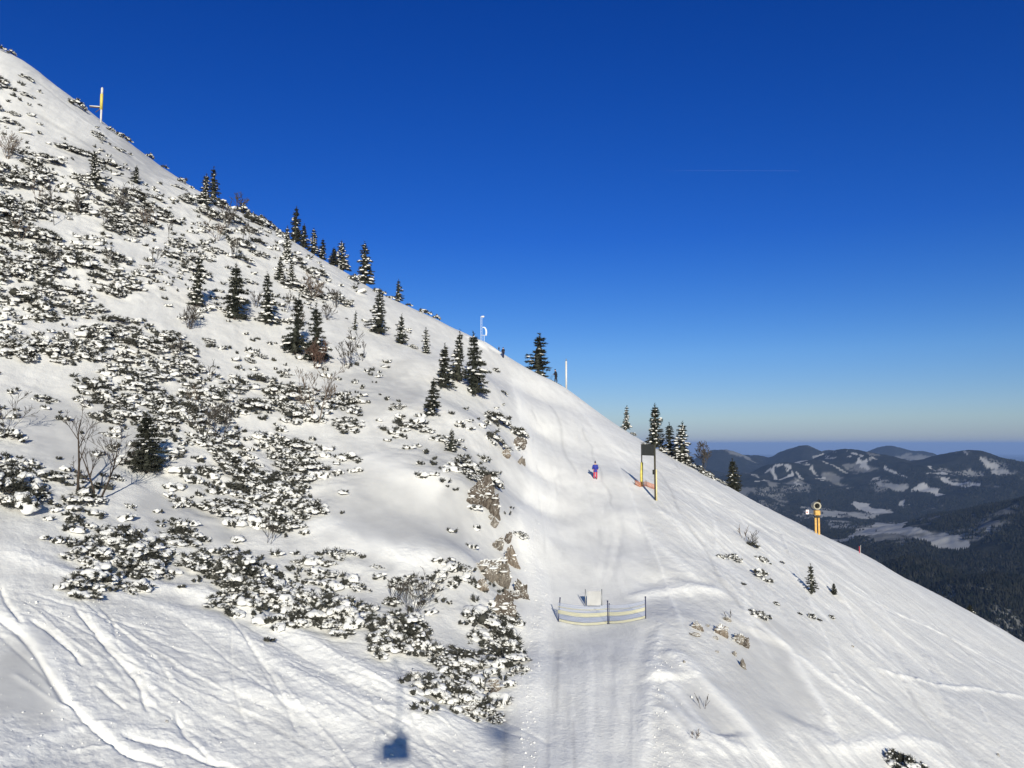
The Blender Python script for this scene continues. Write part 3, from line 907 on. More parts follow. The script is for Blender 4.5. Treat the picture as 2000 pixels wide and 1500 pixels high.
# low growth between them
g = np.random.default_rng(17)
pts = []
for u, v, d in zip(g.uniform(-30, 1055, 42000), g.uniform(150, 1395, 42000), g.random(42000)):
    dd = float(dens(max(u, 0), v))
    if d < (dd / 9) ** 1.2 * .40 and clumped(np.array([u]), np.array([v]))[0] > -.45 - dd * .06: pts.append(spot(u, v))
pts = np.array([p[:] for p in pts if p.y < 150]); n = len(pts)
far_k = 1 + np.clip(pts[:, 1] - 50, 0, 100) * .008
far_k *= np.exp(g.normal(0, .25, n))
W = np.exp(g.normal(-1.35, .36, n)).clip(.12, .36) * far_k; m = g.random(n) < .62
k = 4; Wk = np.repeat(W, k); fk = np.repeat(far_k, k)
a = np.where(np.repeat(m, k), g.normal(-1.57, .95, n * k), g.uniform(0, 6.28, n * k)); rr = np.where(np.repeat(m, k), g.uniform(.62, 1.02, n * k), g.uniform(.1, .8, n * k))
P = np.repeat(pts, k, 0) + np.c_[np.cos(a) * rr * Wk, np.sin(a) * rr * Wk * .75, .05 + g.normal(0, .035, n * k)]
D = nrm(np.c_[np.cos(a) * .7, np.sin(a) * .5 - .1, np.full(n * k, .8)] + g.normal(0, .15, (n * k, 3)))
f = blades(g, P, D, 16, .16 * fk, .16 * fk, .024)
c = lumps(g, P + D * .03, np.c_[g.uniform(.05, .10, (n * k, 2)), g.uniform(.06, .11, n * k)] * fk[:, None], rag=.4)
low = link("undergrowth", tri_mesh("undergrowth", join([f, c]), M_NEEDLE)); tag(low, "scattered dark pine tips poking out of the snow over the slope", kind='stuff')
s = pads(g, (pts + [0, 0, .08])[m], np.c_[W, W * .75, W * g.uniform(.35, .6, n)][m] * 1.05, 401)
o = link("snow_pillows", tri_mesh("snow_pillows", s, M_SNOW)); tag(o, "pillows of fresh snow caught in the low growth over the slope", kind='stuff')
print("LOW", n)


# ---- spruces ---------------------------------------------------------------------------
def spruce_meshes(seed, snow, dense=1.0, ragged=.2, whorls=17):
    """unit height, unit crown radius (scaled when planted); nominal look for a tree about 4.5 m tall"""
    g = np.random.default_rng(seed)
    P = []; D = []; L = []; SP = []; SS = []; SR = []
    H = 4.5; RB = .95; asym = g.uniform(.08, .3); aph = g.random() * 6.28
    for i in range(whorls):
        t = (i + g.uniform(-.25, .25)) / whorls
        z = H * (.05 + .90 * max(t, 0)); R0 = RB * (1 - t) ** .82 * (1 if t > .12 else .8 + t) * g.uniform(1 - ragged, 1 + ragged * .5) + .05
        nb = max(4, int((9 - 4 * t) * dense)); a0 = g.random() * 6.28
        for b_ in range(nb):
            if g.random() < ragged * .45: continue
            a = a0 + b_ * 6.283 / nb + g.normal(0, .18); rr = R0 * g.uniform(.55, 1.15) * (1 + asym * math.sin(a - aph + t * 2.5))
            ca, sa = math.cos(a), math.sin(a); ns = max(2, int(rr / .17))
            droop = g.uniform(.25, .55) * (1 - t * .9)
            for s in range(ns):
                q = (s + .6) / ns
                r = rr * q; zz = z + .16 * r - droop * r * r / max(rr, .2) * .9
                P.append((ca * r, sa * r, zz)); D.append((ca, sa, -.35 + .3 * t + g.normal(0, .15))); L.append(.17)
                for sd in (-1, 1):
                    if q > .25: 
                        P.append((ca * r, sa * r, zz)); D.append((ca * .6 - sa * sd * .8, sa * .6 + ca * sd * .8, -.45 + .3 * t)); L.append(.06 + .13 * (1.1 - q) * rr / .8)
            if g.random() < snow:
                q = g.uniform(.5, .95); r = rr * q; zz = z + .16 * r - droop * r * r / max(rr, .2) * .9 + .07
                SP.append((ca * r, sa * r, zz)); SS.append((rr * g.uniform(.16, .34), rr * g.uniform(.12, .24) + .03, g.uniform(.05, .11)))
                sl = -.3 + .2 * t
                X = np.array((ca, sa, sl)); X = X / np.linalg.norm(X); Y = np.array((-sa, ca, 0)); SR.append(np.stack([X, Y, np.cross(X, Y)], 1))
    P += [(0, 0, H * q) for q in (.80, .86, .91, .95)]; D += [(.05, 0, 1)] * 4; L += [.3] * 4
    P = np.array(P); D = nrm(np.array(D)); L = np.array(L)
    f = blades(g, P, D, 10, L, .19, .030)
    P2 = np.c_[np.zeros(14), np.zeros(14), H * np.linspace(.06, .86, 14)]
    core = lumps(g, P2, np.c_[np.repeat(RB * .34 * (1 - np.linspace(.02, .92, 14)) + .03, 2).reshape(-1, 2), np.full(14, .26)], rag=.35)
    V, F = join([f, core])
    sc = np.array([1 / RB, 1 / RB, 1 / H])
    fol = tri_mesh("crown", (V * sc, F), M_SPRUCE)
    sn = None
    if SP:
        V, F = lumps(g, np.array(SP), np.array(SS), ICO2, ICOF2, np.array(SR), rag=.28)
        sn = tri_mesh("snow_clumps", (V * sc, F), M_SNOW)
    return fol, sn


_t = MB(); _t.tube([(0, 0, -.06), (0, 0, .3), (0, 0, .96)], [.085, .06, .01], 8)
TRUNK = _t.mesh("trunk", M_BARK)
SPRUCES = {'dark': [spruce_meshes(301, .14, 1.0, .35), spruce_meshes(302, .18, 1.05, .4), spruce_meshes(303, .16, .85, .5), spruce_meshes(304, .2, .8, .6, 14), spruce_meshes(305, .12, 1.0, .3, 20)],
           'dusted': [spruce_meshes(311, .45, .9, .4), spruce_meshes(312, .5, .95, .5), spruce_meshes(313, .4, .75, .5), spruce_meshes(314, .55, .7, .65, 13), spruce_meshes(315, .45, .95, .35, 19)],
           'snowy': [spruce_meshes(321, .95, .8, .4), spruce_meshes(322, .9, .7, .5), spruce_meshes(323, 1.1, .85, .45), spruce_meshes(324, 1.0, .7, .6, 13)]}


def spruce(u, vb, vt, w, kind, label, y=None, group=None):
    tz = float(ray(u, vt)[1])
    if y is None: p = spot(u, vb)
    else:
        x = float(ray(u, vb)[0]) * y; p = Vector((x, y, height(x, y)))
    h = max(tz * p.y - p.z, .8); r = w * .5 * p.y / FPX
    o = thing("spruce", p, label, "spruce", group, rng.uniform(0, 6.28))
    o.scale = (r * rng.uniform(.88, 1.1), r, h); o.rotation_euler = (rng.normal(0, .03), rng.normal(0, .03), rng.uniform(0, 6.28))
    fol, sn = SPRUCES[kind][int(rng.integers(0, len(SPRUCES[kind])))]
    link("trunk", TRUNK, o); link("crown", fol, o)
    if sn: link("snow_clumps", sn, o)
    return o


for a in [
 (417, 390, 326, 34, 'dark', "dark spruce on the ridge standing behind a snow plastered one"),
 (399, 400, 340, 34, 'snowy', "snow plastered spruce on the ridge leaning against a darker spruce"),
 (576, 462, 402, 34, 'dark', "pointed dark spruce rising highest of the clump on the upper ridge"),
 (560, 512, 440, 26, 'snowy', "thin snowy spruce on the flank of the upper ridge clump"),
 (594, 472, 437, 22, 'dark', "short dark spruce tucked beside the pointed one on the upper ridge"),
 (613, 486, 446, 30, 'snowy', "spruce on the ridge with a round cap of snow on its tip"),
 (630, 497, 466, 22, 'dark', "stubby dark spruce on the ridge below the snow capped one"),
 (669, 525, 470, 34, 'snowy', "white frosted spruce on the ridge with a low dark neighbour"),
 (652, 515, 483, 22, 'dark', "low dark spruce on the ridge beside a frosted taller one"),
 (713, 548, 474, 44, 'dusted', "broad spruce on the ridge with a dark tip and snow on its lower branches"),
 (778, 581, 546, 24, 'dusted', "little lone spruce standing on the bare part of the ridge"),
 (740, 652, 566, 48, 'dusted', "bushy spruce on open snow just below the ridge"),
 (783, 672, 614, 32, 'dusted', "slim crooked spruce next to the bushy one below the ridge"),
 (832, 690, 640, 30, 'snowy', "sparse snowy spruce alone on the white slope above the three tall firs"),
 (866, 757, 672, 46, 'dusted', "shortest of the three tall spruces grouped below the ridge"),
 (893, 745, 645, 42, 'dusted', "middle spruce of the three tall ones grouped below the ridge"),
 (928, 772, 648, 54, 'dark', "tallest darkest spruce of the three grouped beside the piste"),
 (843, 812, 738, 44, 'dark', "dark spruce standing on snow just downhill of the three tall ones"),
 (458, 624, 514, 54, 'dark', "full dark spruce casting a blue shadow high on the open slope"),
 (522, 632, 532, 46, 'dusted', "snow dusted spruce beside the full dark one high on the slope"),
 (576, 692, 574, 58, 'dark', "broad spruce with a ragged side, uphill half of a touching pair"),
 (619, 706, 594, 58, 'dark', "dark spruce whose foot stands behind a reddish bush, one of a touching pair"),
 (383, 598, 494, 62, 'snowy', "irregular spruce bent under snow amid the mid slope dwarf pines"),
 (185, 360, 296, 34, 'snowy', "small pale spruce at the edge of the smooth upper ski track"),
 (265, 358, 324, 24, 'dusted', "tiny spruce under the smooth upper ski track"),
 (286, 922, 806, 82, 'dark', "olive green spruce in the snow gully with a deep blue shadow"),
 (547, 548, 506, 26, 'dusted', "small spruce half hidden among snowy shrubs below the ridge clump"),
 (693, 645, 606, 18, 'dusted', "thin spruce sapling on the white slope near a bare birch"),
 (882, 882, 838, 28, 'dusted', "small spruce poking from the shrub belt over the rocks"),
 (570, 555, 510, 26, 'snowy', "white coated spruce in the shrubs beneath the ridge clump"),
 (1051, 720, 651, 76, 'dark', "big wide dark spruce behind the crest above the piste", 127),
 (1222, 838, 792, 22, 'snowy', "small frosted spruce alone on the far edge of the piste"),
 (1279, 868, 789, 44, 'dusted', "tallest spruce of the row behind the dark sign board", 112),
 (1307, 880, 826, 40, 'dark', "narrow dark spruce between two snowier ones behind the sign board", 110),
 (1331, 890, 824, 48, 'snowy', "snow hung spruce at the end of the row behind the sign board", 107),
 (1432, 955, 896, 36, 'dark', "dark spruce rising from behind the crest against the blue valley", 108),
 (1586, 1157, 1101, 30, 'dark', "small spruce standing by itself on the wide white slope"),
 (1628, 1161, 1138, 14, 'dark', "tiny spruce seedling downhill of the lone small spruce"),
 (1896, 1198, 1180, 22, 'dark', "spruce tip just showing over the crest low in the valley side", 112),
]:
    spruce(*a[:6], y=a[6] if len(a) > 6 else None)


for u, v, w in [(1262, 870, 18), (1296, 884, 22), (1318, 894, 26), (1342, 904, 26), (1362, 916, 22), (1380, 926, 24), (1398, 938, 18), (1412, 946, 12), (1236, 850, 12)]:
    p = spot(u, v)
    shrub(p, w * p.y / FPX / 2.0, "snowy dwarf pine along the crest under the row of spruces beside the sign board", "dwarf pines under the row of spruces", int(w % 5), lean=.4)


# ---- bare trees ------------------------------------------------------------------------
def bare_tree(u, vb, vt, label, stems=1, spread=.5, lean=(0, 0), m=None, seed=0, depth=4, thick=1.0, cat="bare tree", y=None, kids=5):
    g = random.Random(seed)
    tz = float(ray(u, vt)[1])
    if y is None: p = spot(u, vb)
    else:
        x = float(ray(u, vb)[0]) * y; p = Vector((x, y, height(x, y)))
    H = max(tz * p.y - p.z, .5)
    o = thing("bare_tree" if cat == "bare tree" else "bare_bush", p, label, cat)
    tr = MB(); br = MB(); m = m or M_TWIG
    rmin = .0085 * p.y / 40

    def grow(q, d, L, r, lev, mb):
        n = 5 if lev == 0 else 3
        pts = [q]; dd = d.copy()
        for k in range(n):
            dd = (dd + Vector((g.gauss(0, .09), g.gauss(0, .09), .05))).normalized()
            pts.append(pts[-1] + dd * (L / n))
        rad = [max(r * (1 - .75 * k / n), rmin) for k in range(n + 1)]
        mb.tube(pts, rad, 5 if lev < 2 else 3, cap=False)
        if lev >= depth: return
        for b_ in range(kids if lev < 2 else 3):
            t = g.uniform(.3, 1.0); k = min(int(t * n), n - 1); s = pts[k].lerp(pts[k + 1], t * n - k)
            a = g.uniform(0, 6.283); ax = dd.cross(Vector((math.cos(a), math.sin(a), .2))).normalized()
            nd = (dd * .85 + ax * g.uniform(.4, 1.0) * (spread + .3) + Vector((0, 0, .15))).normalized()
            grow(s, nd, L * g.uniform(.35, .6) * (1.15 - t * .4), max(rad[k] * .6, rmin), lev + 1, br)
    for s in range(stems):
        a = s * 2.4 + g.random(); k = 0 if stems == 1 else spread
        d = Vector((lean[0] + math.cos(a) * k * .5, lean[1] + math.sin(a) * k * .5, 1)).normalized()
        grow(Vector((math.cos(a) * .08 * (stems > 1), math.sin(a) * .08 * (stems > 1), -.15)), d, (H + .15) * (.80 if stems == 1 else g.uniform(.5, .78)), max(.035 * H / 4 * thick, rmin * 1.6), 0, tr)
    tr.build("trunk", m, o); br.build("branches", m, o)
    return o


bare_tree(152, 962, 782, "tallest bare tree with a single forked stem at the mouth of the snow gully", 1, .55, (-.04, 0), M_BARK, 1, 3, 1.9)
bare_tree(190, 978, 822, "bare tree with a trunk forking low, standing beside the tallest bare one", 2, .7, (.06, 0), M_BARK, 2, 3, 1.8)
bare_tree(398, 862, 752, "bare multi stemmed sapling rising from snow above the green spruce", 3, .45, (0, 0), M_TWIG, 3, 3)
bare_tree(426, 868, 760, "slanting bare sapling casting a fan of thin shadows on the snow", 2, .5, (.1, 0), M_TWIG, 4, 3)
bare_tree(620, 825, 690, "pale barked bare tree standing alone in front of a dark pine clump", 2, .5, (.02, 0), M_PALE_TWIG, 5, 3, 1.3)
bare_tree(680, 720, 640, "thin upright bare birch on the white slope beside the paired spruces", 3, .45, (.05, 0), M_TWIG, 6, 3)
bare_tree(524, 1062, 995, "bare sapling leaning over the smooth snow field with a long branching shadow", 2, .35, (.25, 0), M_TWIG, 7, 2)
bare_tree(803, 1206, 1100, "dense fan of bare stems above the lower pine belt", 9, .75, (.25, 0), M_TWIG, 8, 2, .8, "bare bush", kids=4)
bare_tree(768, 1185, 1120, "sparse bare stems beside the dense fan of bare stems", 3, .4, (.05, 0), M_TWIG, 9, 2, .8, "bare bush")
bare_tree(443, 445, 392, "reddish bare bush on the ridge near the topmost pair of spruces", 6, .7, (.1, 0), M_TWIG, 10, 2, 1, "bare bush")
bare_tree(465, 405, 368, "wispy bare twigs on the skyline of the ridge", 5, .7, (.2, 0), M_TWIG, 11, 2, .7, "bare bush")
bare_tree(106, 440, 362, "lone thin bare stem in the thicket under the upper ski track", 1, .3, (0, 0), M_TWIG, 12, 2)
bare_tree(240, 415, 352, "wide tangle of bare twigs in the shrubs under the upper ski track", 7, .8, (0, 0), M_TWIG, 13, 2, .8, "bare bush")
bare_tree(370, 642, 588, "round twiggy bush of fine bare stems in mid slope", 10, .9, (0, 0), M_TWIG, 14, 2, .7, "bare bush")
bare_tree(612, 585, 530, "large tangle of reddish bare twigs below the ridge clump", 8, .9, (0, 0), M_PALE_TWIG, 15, 2, .8, "bare bush")
bare_tree(15, 310, 245, "hazy bare bush at the very edge of the upper slope", 7, .8, (0, 0), M_PALE_TWIG, 16, 2, .7, "bare bush")
bare_tree(480, 480, 430, "thin bare sapling on snow below the skyline bush", 2, .4, (0, 0), M_TWIG, 17, 2)
bare_tree(330, 480, 425, "slender bare stem in the snowy scrub below the topmost spruces", 1, .35, (0, 0), M_TWIG, 18, 2)
bare_tree(1372, 905, 852, "bare birch on the ridge beside the row of spruces", 4, .7, (.1, 0), M_TWIG, 19, 3, .9, y=104)
bare_tree(1468, 1066, 1028, "small bare bush sticking out of the wide white slope", 6, .7, (.15, 0), M_TWIG, 20, 1, .6, "bare bush")
bare_tree(1452, 1052, 1022, "wispy bare shoots uphill of the small bare bush", 3, .5, (.1, 0), M_PALE_TWIG, 21, 1, .5, "bare bush")
bare_tree(12, 840, 745, "crooked bare shoots by the blue shadow at the edge of the gully", 3, .8, (.3, 0), M_TWIG, 22, 2, .7, "bare bush")
bare_tree(618, 720, 655, "rust coloured bare bush in front of the paired spruces", 8, .8, (0, 0), mat("rusty_twigs", (.115, .07, .055), .9), 23, 2, .7, "bare bush")
bare_tree(1425, 1208, 1186, "short dead stalk on the drifted snow above the rocks", 2, .3, (-.2, 0), M_TWIG, 24, 1, 1, "bare bush")
bare_tree(1374, 1385, 1350, "dead crooked stick in the shaded hollow", 2, .4, (-.2, 0), M_BARK, 25, 1, 1.6, "bare bush")
bare_tree(1358, 1440, 1418, "faded tuft of dry stalks at the bottom of the hollow", 5, .7, (0, 0), M_PALE_TWIG, 26, 1, .6, "bare bush")

for i, (u, vb, vt) in enumerate([(70, 395, 345), (150, 420, 372), (205, 440, 398), (285, 445, 395), (300, 520, 470), (215, 520, 475), (425, 470, 425), (455, 505, 462), (560, 610, 560), (585, 640, 590),
    (655, 600, 556), (640, 625, 588), (375, 800, 735), (440, 830, 770), (345, 700, 650), (645, 790, 735), (705, 705, 660), (95, 520, 470), (40, 470, 420), (500, 600, 560), (410, 745, 700), (590, 770, 715)]):
    o = bare_tree(u, vb, vt, "thin bare sapling poking up among the snowy dwarf pines on the upper slope", 2 + i % 4, .5, (0, 0), M_PALE_TWIG if i % 3 == 0 else M_TWIG, 60 + i, 2, .8, "bare bush", kids=4)
    o['group'] = "bare saplings among the dwarf pines"

# dwarf pines that stand alone on the wide white slope, and a few marked ones
for u, v, w, var, lab in [
 (1470, 1068, 30, 7, "dwarf pine at the foot of a small bare bush on the wide white slope"),
 (1410, 1088, 18, 3, "small faint dwarf pine highest in its group on the wide white slope"),
 (1434, 1092, 26, 1, "snow speckled dwarf pine beside a fainter one on the wide white slope"),
 (1490, 1094, 24, 3, "flat streak of dwarf pine downhill of the small bare bush"),
 (1528, 1100, 12, 7, "tiny dwarf pine tip above the lone small spruce"),
 (1487, 1126, 38, 5, "widest dwarf pine on the wide white slope, ragged and half covered"),
 (1451, 1142, 14, 7, "tiny dwarf pine tip near the drift beside the piste"),
 (1516, 1181, 12, 8, "single dark dwarf pine dot under the widest one"),
 (1480, 1202, 36, 3, "broken line of dwarf pine on the edge of a shaded hollow"),
 (1562, 1200, 12, 7, "first of a row of dark pine tips below the lone small spruce"),
 (1585, 1206, 16, 8, "darkest pine tip in the row below the lone small spruce"),
 (1599, 1212, 14, 7, "lowest pine tip in the row below the lone small spruce"),
 (1624, 1207, 12, 8, "last pine tip at the far end of the row below the lone small spruce"),
 (950, 945, 55, 8, "spiky dark dwarf pine crowning the brown rock over the piste"),
 (1012, 850, 34, 8, "dwarf pine hanging over the upper rock edge of the piste"),
 (985, 770, 18, 7, "small forked dwarf pine on the bank at the top of the piste"),
 (969, 725, 14, 8, "little dwarf pine on the snow knob below the ridge mast"),
 (900, 1372, 62, 8, "dark dwarf pine at the reddish lower tip of the pine belt"),
 (965, 1240, 80, 6, "rounded dwarf pine bulging toward the piste under the grey rocks"),
 (885, 1105, 42, 3, "upright snowy dwarf pine alone at the rim of the smooth snow field"),
 (1760, 1500, 60, 8, "dark dwarf pine at the lower border of the wide white slope"),
 (1800, 1504, 40, 7, "dwarf pine next to the dark one at the lower border of the slope"),
 (2, 962, 120, 6, "tall dark dwarf pine at the edge of the gully throwing a deep blue shadow uphill"),
 (14, 858, 60, 5, "snow covered dwarf pine above the deep blue shadow at the gully edge"),
 (150, 208, 30, 8, "dark dwarf pine by the crest below the yellow and white pole"),
]:
    p = spot(u, v)
    shrub(p, w * p.y / FPX / 2.1, lab, None, var)
for u, v, w in [(5,100,22),(22,106,14),(216,256,14),(236,268,18),(254,276,16),(292,306,14),(322,330,16),(354,356,14),(472,412,26),(492,420,22),(508,430,20),(532,448,22),(548,460,18),(800,596,16),(828,610,18),(852,622,14),(690,548,20),(738,572,18)]:
    p = spot(u, v)
    shrub(p, w * p.y / FPX / 2.0, 'dwarf pine tips breaking the skyline of the snowy ridge', 'dwarf pines on the skyline', 6 + (w % 3), flat=1.2, lean=.3)

# =====================================================================================
# rocks
# =====================================================================================
def rock_mat(name, a, b_, c):
    m = bpy.data.materials.new(name); m.use_nodes = True
    n = m.node_tree.nodes; l = m.node_tree.links; bs = n["Principled BSDF"]; bs.inputs['Roughness'].default_value = .9; bs.inputs['Specular IOR Level'].default_value = .15
    tc = n.new("ShaderNodeTexCoord"); mp = n.new("ShaderNodeMapping"); mp.inputs['Scale'].default_value = (2.2, 2.2, .8)
    nz = n.new("ShaderNodeTexNoise"); nz.inputs['Scale'].default_value = 2.2; nz.inputs['Detail'].default_value = 8; nz.inputs['Roughness'].default_value = .7
    rp = n.new("ShaderNodeValToRGB")
    rp.color_ramp.elements[0].position = .3; rp.color_ramp.elements[0].color = (*a, 1); rp.color_ramp.elements[1].position = .7; rp.color_ramp.elements[1].color = (*c, 1)
    e = rp.color_ramp.elements.new(.5); e.color = (*b_, 1)
    bp = n.new("ShaderNodeBump"); bp.inputs['Strength'].default_value = .9; bp.inputs['Distance'].default_value = .1
    l.new(tc.outputs['Object'], mp.inputs[0]); l.new(mp.outputs[0], nz.inputs['Vector']); l.new(nz.outputs['Fac'], rp.inputs[0]); l.new(nz.outputs['Fac'], bp.inputs['Height']); l.new(bp.outputs[0], bs.inputs['Normal'])
    # snow lying on every ledge that faces up
    ge = n.new("ShaderNodeNewGeometry"); sx = n.new("ShaderNodeSeparateXYZ"); ad = n.new("ShaderNodeMath"); ad.operation = 'MULTIPLY_ADD'; ad.inputs[1].default_value = .5
    st = n.new("ShaderNodeMapRange"); st.inputs['From Min'].default_value = .74; st.inputs['From Max'].default_value = .82
    mx = n.new("ShaderNodeMix"); mx.data_type = 'RGBA'; mx.inputs[7].default_value = (.80, .80, .785, 1)
    l.new(ge.outputs['Normal'], sx.inputs[0]); l.new(nz.outputs['Fac'], ad.inputs[0]); l.new(sx.outputs['Z'], ad.inputs[2])
    l.new(ad.outputs[0], st.inputs['Value']); l.new(st.outputs[0], mx.inputs[0]); l.new(rp.outputs[0], mx.inputs[6]); l.new(mx.outputs[2], bs.inputs['Base Color'])
    return m


ROCKS = {'brown': rock_mat("brown_limestone", (.034, .028, .024), (.11, .092, .078), (.25, .225, .2)),
         'grey': rock_mat("grey_limestone", (.05, .045, .04), (.17, .15, .13), (.33, .30, .27)),
         'tan': rock_mat("tan_limestone", (.06, .048, .04), (.19, .155, .125), (.34, .305, .265))}
RV, RF = ico(5)


def rock(u, v, w, h, kind, label, seed, rot=0.0, snow=True):
    """a weathered block; u, v is its middle in the view"""
    g = np.random.default_rng(seed)
    p = spot(u, v + h * .35)
    W = w * p.y / FPX / 2; H = h * p.y / FPX / 2
    V = RV.copy()
    for k in range(16):                                       # split faces
        d = nrm(g.normal(size=3) * [1, 1, .55]); c = g.uniform(.45, .85)
        s = V @ d; V -= (np.maximum(s - c, 0) * .9)[:, None] * d
    th = np.arctan2(V[:, 1], V[:, 0])
    rib = np.abs(fbm(V[:, 0] * 2.6 + V[:, 1] * 2.1 + seed, V[:, 2] * .7 + V[:, 1] * 1.4, 4, seed + 3, .6))
    V *= 1 + .30 * (rib - .35)[:, None]                                                                   # upright ribs and clefts
    V *= 1 + .07 * fbm(V[:, 0] * 6 + seed, V[:, 2] * 5 + V[:, 1] * 6, 4, seed, .65)[:, None]
    V *= np.array([W, W * .8, H]) * 1.28
    c, s = math.cos(rot), math.sin(rot)
    V = V @ np.array([[c, 0, s], [0, 1, 0], [-s, 0, c]]).T
    me = bpy.data.meshes.new("rock"); fill_mesh(me, V, RF.ravel(), np.full(len(RF), 3, np.int32), None, False); me.materials.append(ROCKS[kind])
    o = link("rock", me); o.location = p + Vector((0, .30 * W, H * .12)); o.rotation_euler = (0, 0, g.uniform(-.5, .5))
    tag(o, label, "rock")
    if snow:
        up = np.where(V[:, 2] > H * .25)[0]; n = 5; kk = g.choice(up, n)
        P = V[kk] * [.92, .92, .97]
        sv = lumps(g, P, np.c_[g.uniform(.22, .5, (n, 2)) * W, g.uniform(.06, .12, n) * max(H, W * .6)], ICO2, ICOF2, rag=.2)
        link("snow_cap", tri_mesh("snow_cap", sv, M_SNOW), o)
    return o


for i, a in enumerate([
 (942, 962, 50, 62, 'brown', "tall brown rock under the spiky dwarf pine over the piste", .2),
 (962, 985, 26, 56, 'brown', "narrow brown rock slab leaning on the tall brown rock", .35),
 (922, 975, 22, 30, 'brown', "small brown rock on the uphill side of the tall brown rock", -.2),
 (950, 1108, 46, 52, 'grey', "pale grey boulder heading the grey outcrop beside the piste", .25),
 (980, 1122, 32, 62, 'grey', "upright grey slab in the middle of the outcrop beside the piste", .3),
 (1000, 1082, 28, 58, 'tan', "tan orange rock face with snow on top of the outcrop", -.3),
 (973, 1060, 24, 34, 'grey', "small grey rock at the upper end of the outcrop", .5),
 (985, 1185, 40, 58, 'brown', "rounded brown boulder at the foot of the outcrop", .1),
 (1020, 1148, 24, 50, 'brown', "brown rock rib jutting toward the piste edge", -.35),
 (1004, 1160, 26, 22, 'brown', "low brown rock linking the boulder and the jutting rib", -.6),
 (938, 1142, 22, 26, 'tan', "little tan rock half sunk in the smooth snow field edge", .3),
 (958, 1340, 46, 24, 'tan', "orange tan rock ledge under the lower pine belt", -.2),
 (962, 1358, 14, 30, 'brown', "thin dark rock under the orange tan ledge", .1),
 (912, 1384, 46, 18, 'brown', "reddish brown rock at the lowest tip of the pine belt", -.3),
 (986, 884, 22, 20, 'tan', "small tan rock on the bank beside the upper piste", .3),
 (1014, 865, 22, 26, 'brown', "brown rock below the overhanging dwarf pine on the upper piste", .4),
 (1022, 900, 12, 22, 'grey', "dark grey stone at the piste edge, upper end", .1),
 (1014, 898, 9, 22, 'grey', "thin grey stone beside the dark one at the piste edge", .2),
 (965, 1022, 14, 22, 'grey', "small dark stone on the snow between the two outcrops", .4),
 (957, 1008, 10, 14, 'grey', "tiny dark stone under the tall brown rock", .4),
 (990, 1050, 16, 26, 'brown', "brown stone above the tan orange rock face", .5),
 (1408, 1230, 28, 28, 'tan', "pointed tan rock topping the small outcrop on the snowy mound", .2),
 (1363, 1222, 22, 18, 'tan', "light rock at the upper corner of the small outcrop", -.1),
 (1358, 1239, 18, 10, 'grey', "flat grey rock under the light one in the small outcrop", 0),
 (1382, 1221, 8, 8, 'grey', "tiny dark stone between the pointed and the light rock", 0),
 (1442, 1248, 26, 22, 'grey', "slanted grey rock on the downhill side of the small outcrop", .5),
 (1456, 1256, 14, 22, 'brown', "dark rock touching the slanted grey one", .3),
 (1398, 1246, 14, 6, 'grey', "flat sliver of rock under the pointed tan one", 0),
 (1421, 1210, 14, 8, 'grey', "small grey rock above the slanted one", .2),
 (1452, 1298, 11, 20, 'grey', "upright oval stone alone below the small outcrop", -.1),
 (1434, 1276, 12, 10, 'grey', "dark stone between the outcrop and the oval stone", .4),
 (1400, 1272, 8, 5, 'grey', "faint pebble like stone low on the snowy mound", 0),
 (1336, 1292, 5, 6, 'grey', "single dark stone on the rim of the shaded hollow", 0),
 (1665, 1262, 5, 4, 'grey', "lone dark stone out on the wide white slope", 0),
 (1950, 1474, 7, 7, 'grey', "lone dark stone low on the wide white slope", 0),
 (325, 1408, 6, 5, 'grey', "dark chip of stone lying among the ski ruts", 0),
]):
    rock(*a[:6], seed=500 + i, rot=a[6], snow=a[2] > 20)

# crumbs of snow thrown up by edges and blades
g = np.random.default_rng(77); pts = []
for zone_ in range(0, 1500, 2):
    if zone_ < 800:
        u = g.uniform(0, 900); v = 1130 + u * .22 + abs(g.normal(0, 170))
    elif zone_ < 1200:
        v = g.uniform(1000, 1500); u = 1035 + g.normal(0, 14) + (12 if 1100 < v < 1230 else 0)
    else:
        v = g.uniform(1260, 1500); u = 1275 + abs(g.normal(0, 30))
    if v < 1500: pts.append(spot(u, v)[:])
pts = np.array(pts); n = len(pts)
sz = np.exp(g.normal(-3.8, .45, n))[:, None]
o = link("snow_crumbs", tri_mesh("snow_crumbs", lumps(g, pts + [0, 0, .01], sz * g.uniform(.6, 1.2, (n, 3)), rag=.3), M_SNOW))
tag(o, "crumbs of snow scattered along the ruts and piste edges", kind='stuff')

# =====================================================================================
# piste furniture
# =====================================================================================
M_YEL = mat("yellow_foam", (.62, .52, .12), .7, var=.12, scale=4)
M_PALE = mat("pale_yellow", (.70, .62, .34), .7, var=.1, scale=4)  # paler yellow for the outer post's padding strip
M_WHITE = mat("white_paint", (.60, .59, .58), .5, var=.06, scale=3)
M_DARKW = mat("dark_wood", (.055, .048, .030), .85, var=.3, scale=8)
M_BOARD = mat("board_back", (.066, .069, .056), .75, var=.18, scale=5)
M_BROWN = mat("brown_post", (.13, .085, .06), .8, var=.2, scale=8)
M_ORANGE = mat("orange_net", (.62, .27, .15), .7, var=.15, scale=12)
M_GOLD = mat("golden_paint", (.58, .345, .10), .55, var=.15, scale=5)
M_STEEL = mat("grey_steel", (.30, .31, .31), .45, metal=.6, var=.1, scale=8)
M_BLACK = mat("black_plastic", (.012, .012, .012), .6)
M_RED = mat("red_cloth", (.30, .03, .05), .8)
M_NAVY = mat("navy_post", (.02, .025, .075), .6)
M_NETB = mat("blue_net", (.36, .40, .52), .8)
M_NETY = mat("yellow_net", (.66, .63, .42), .8)


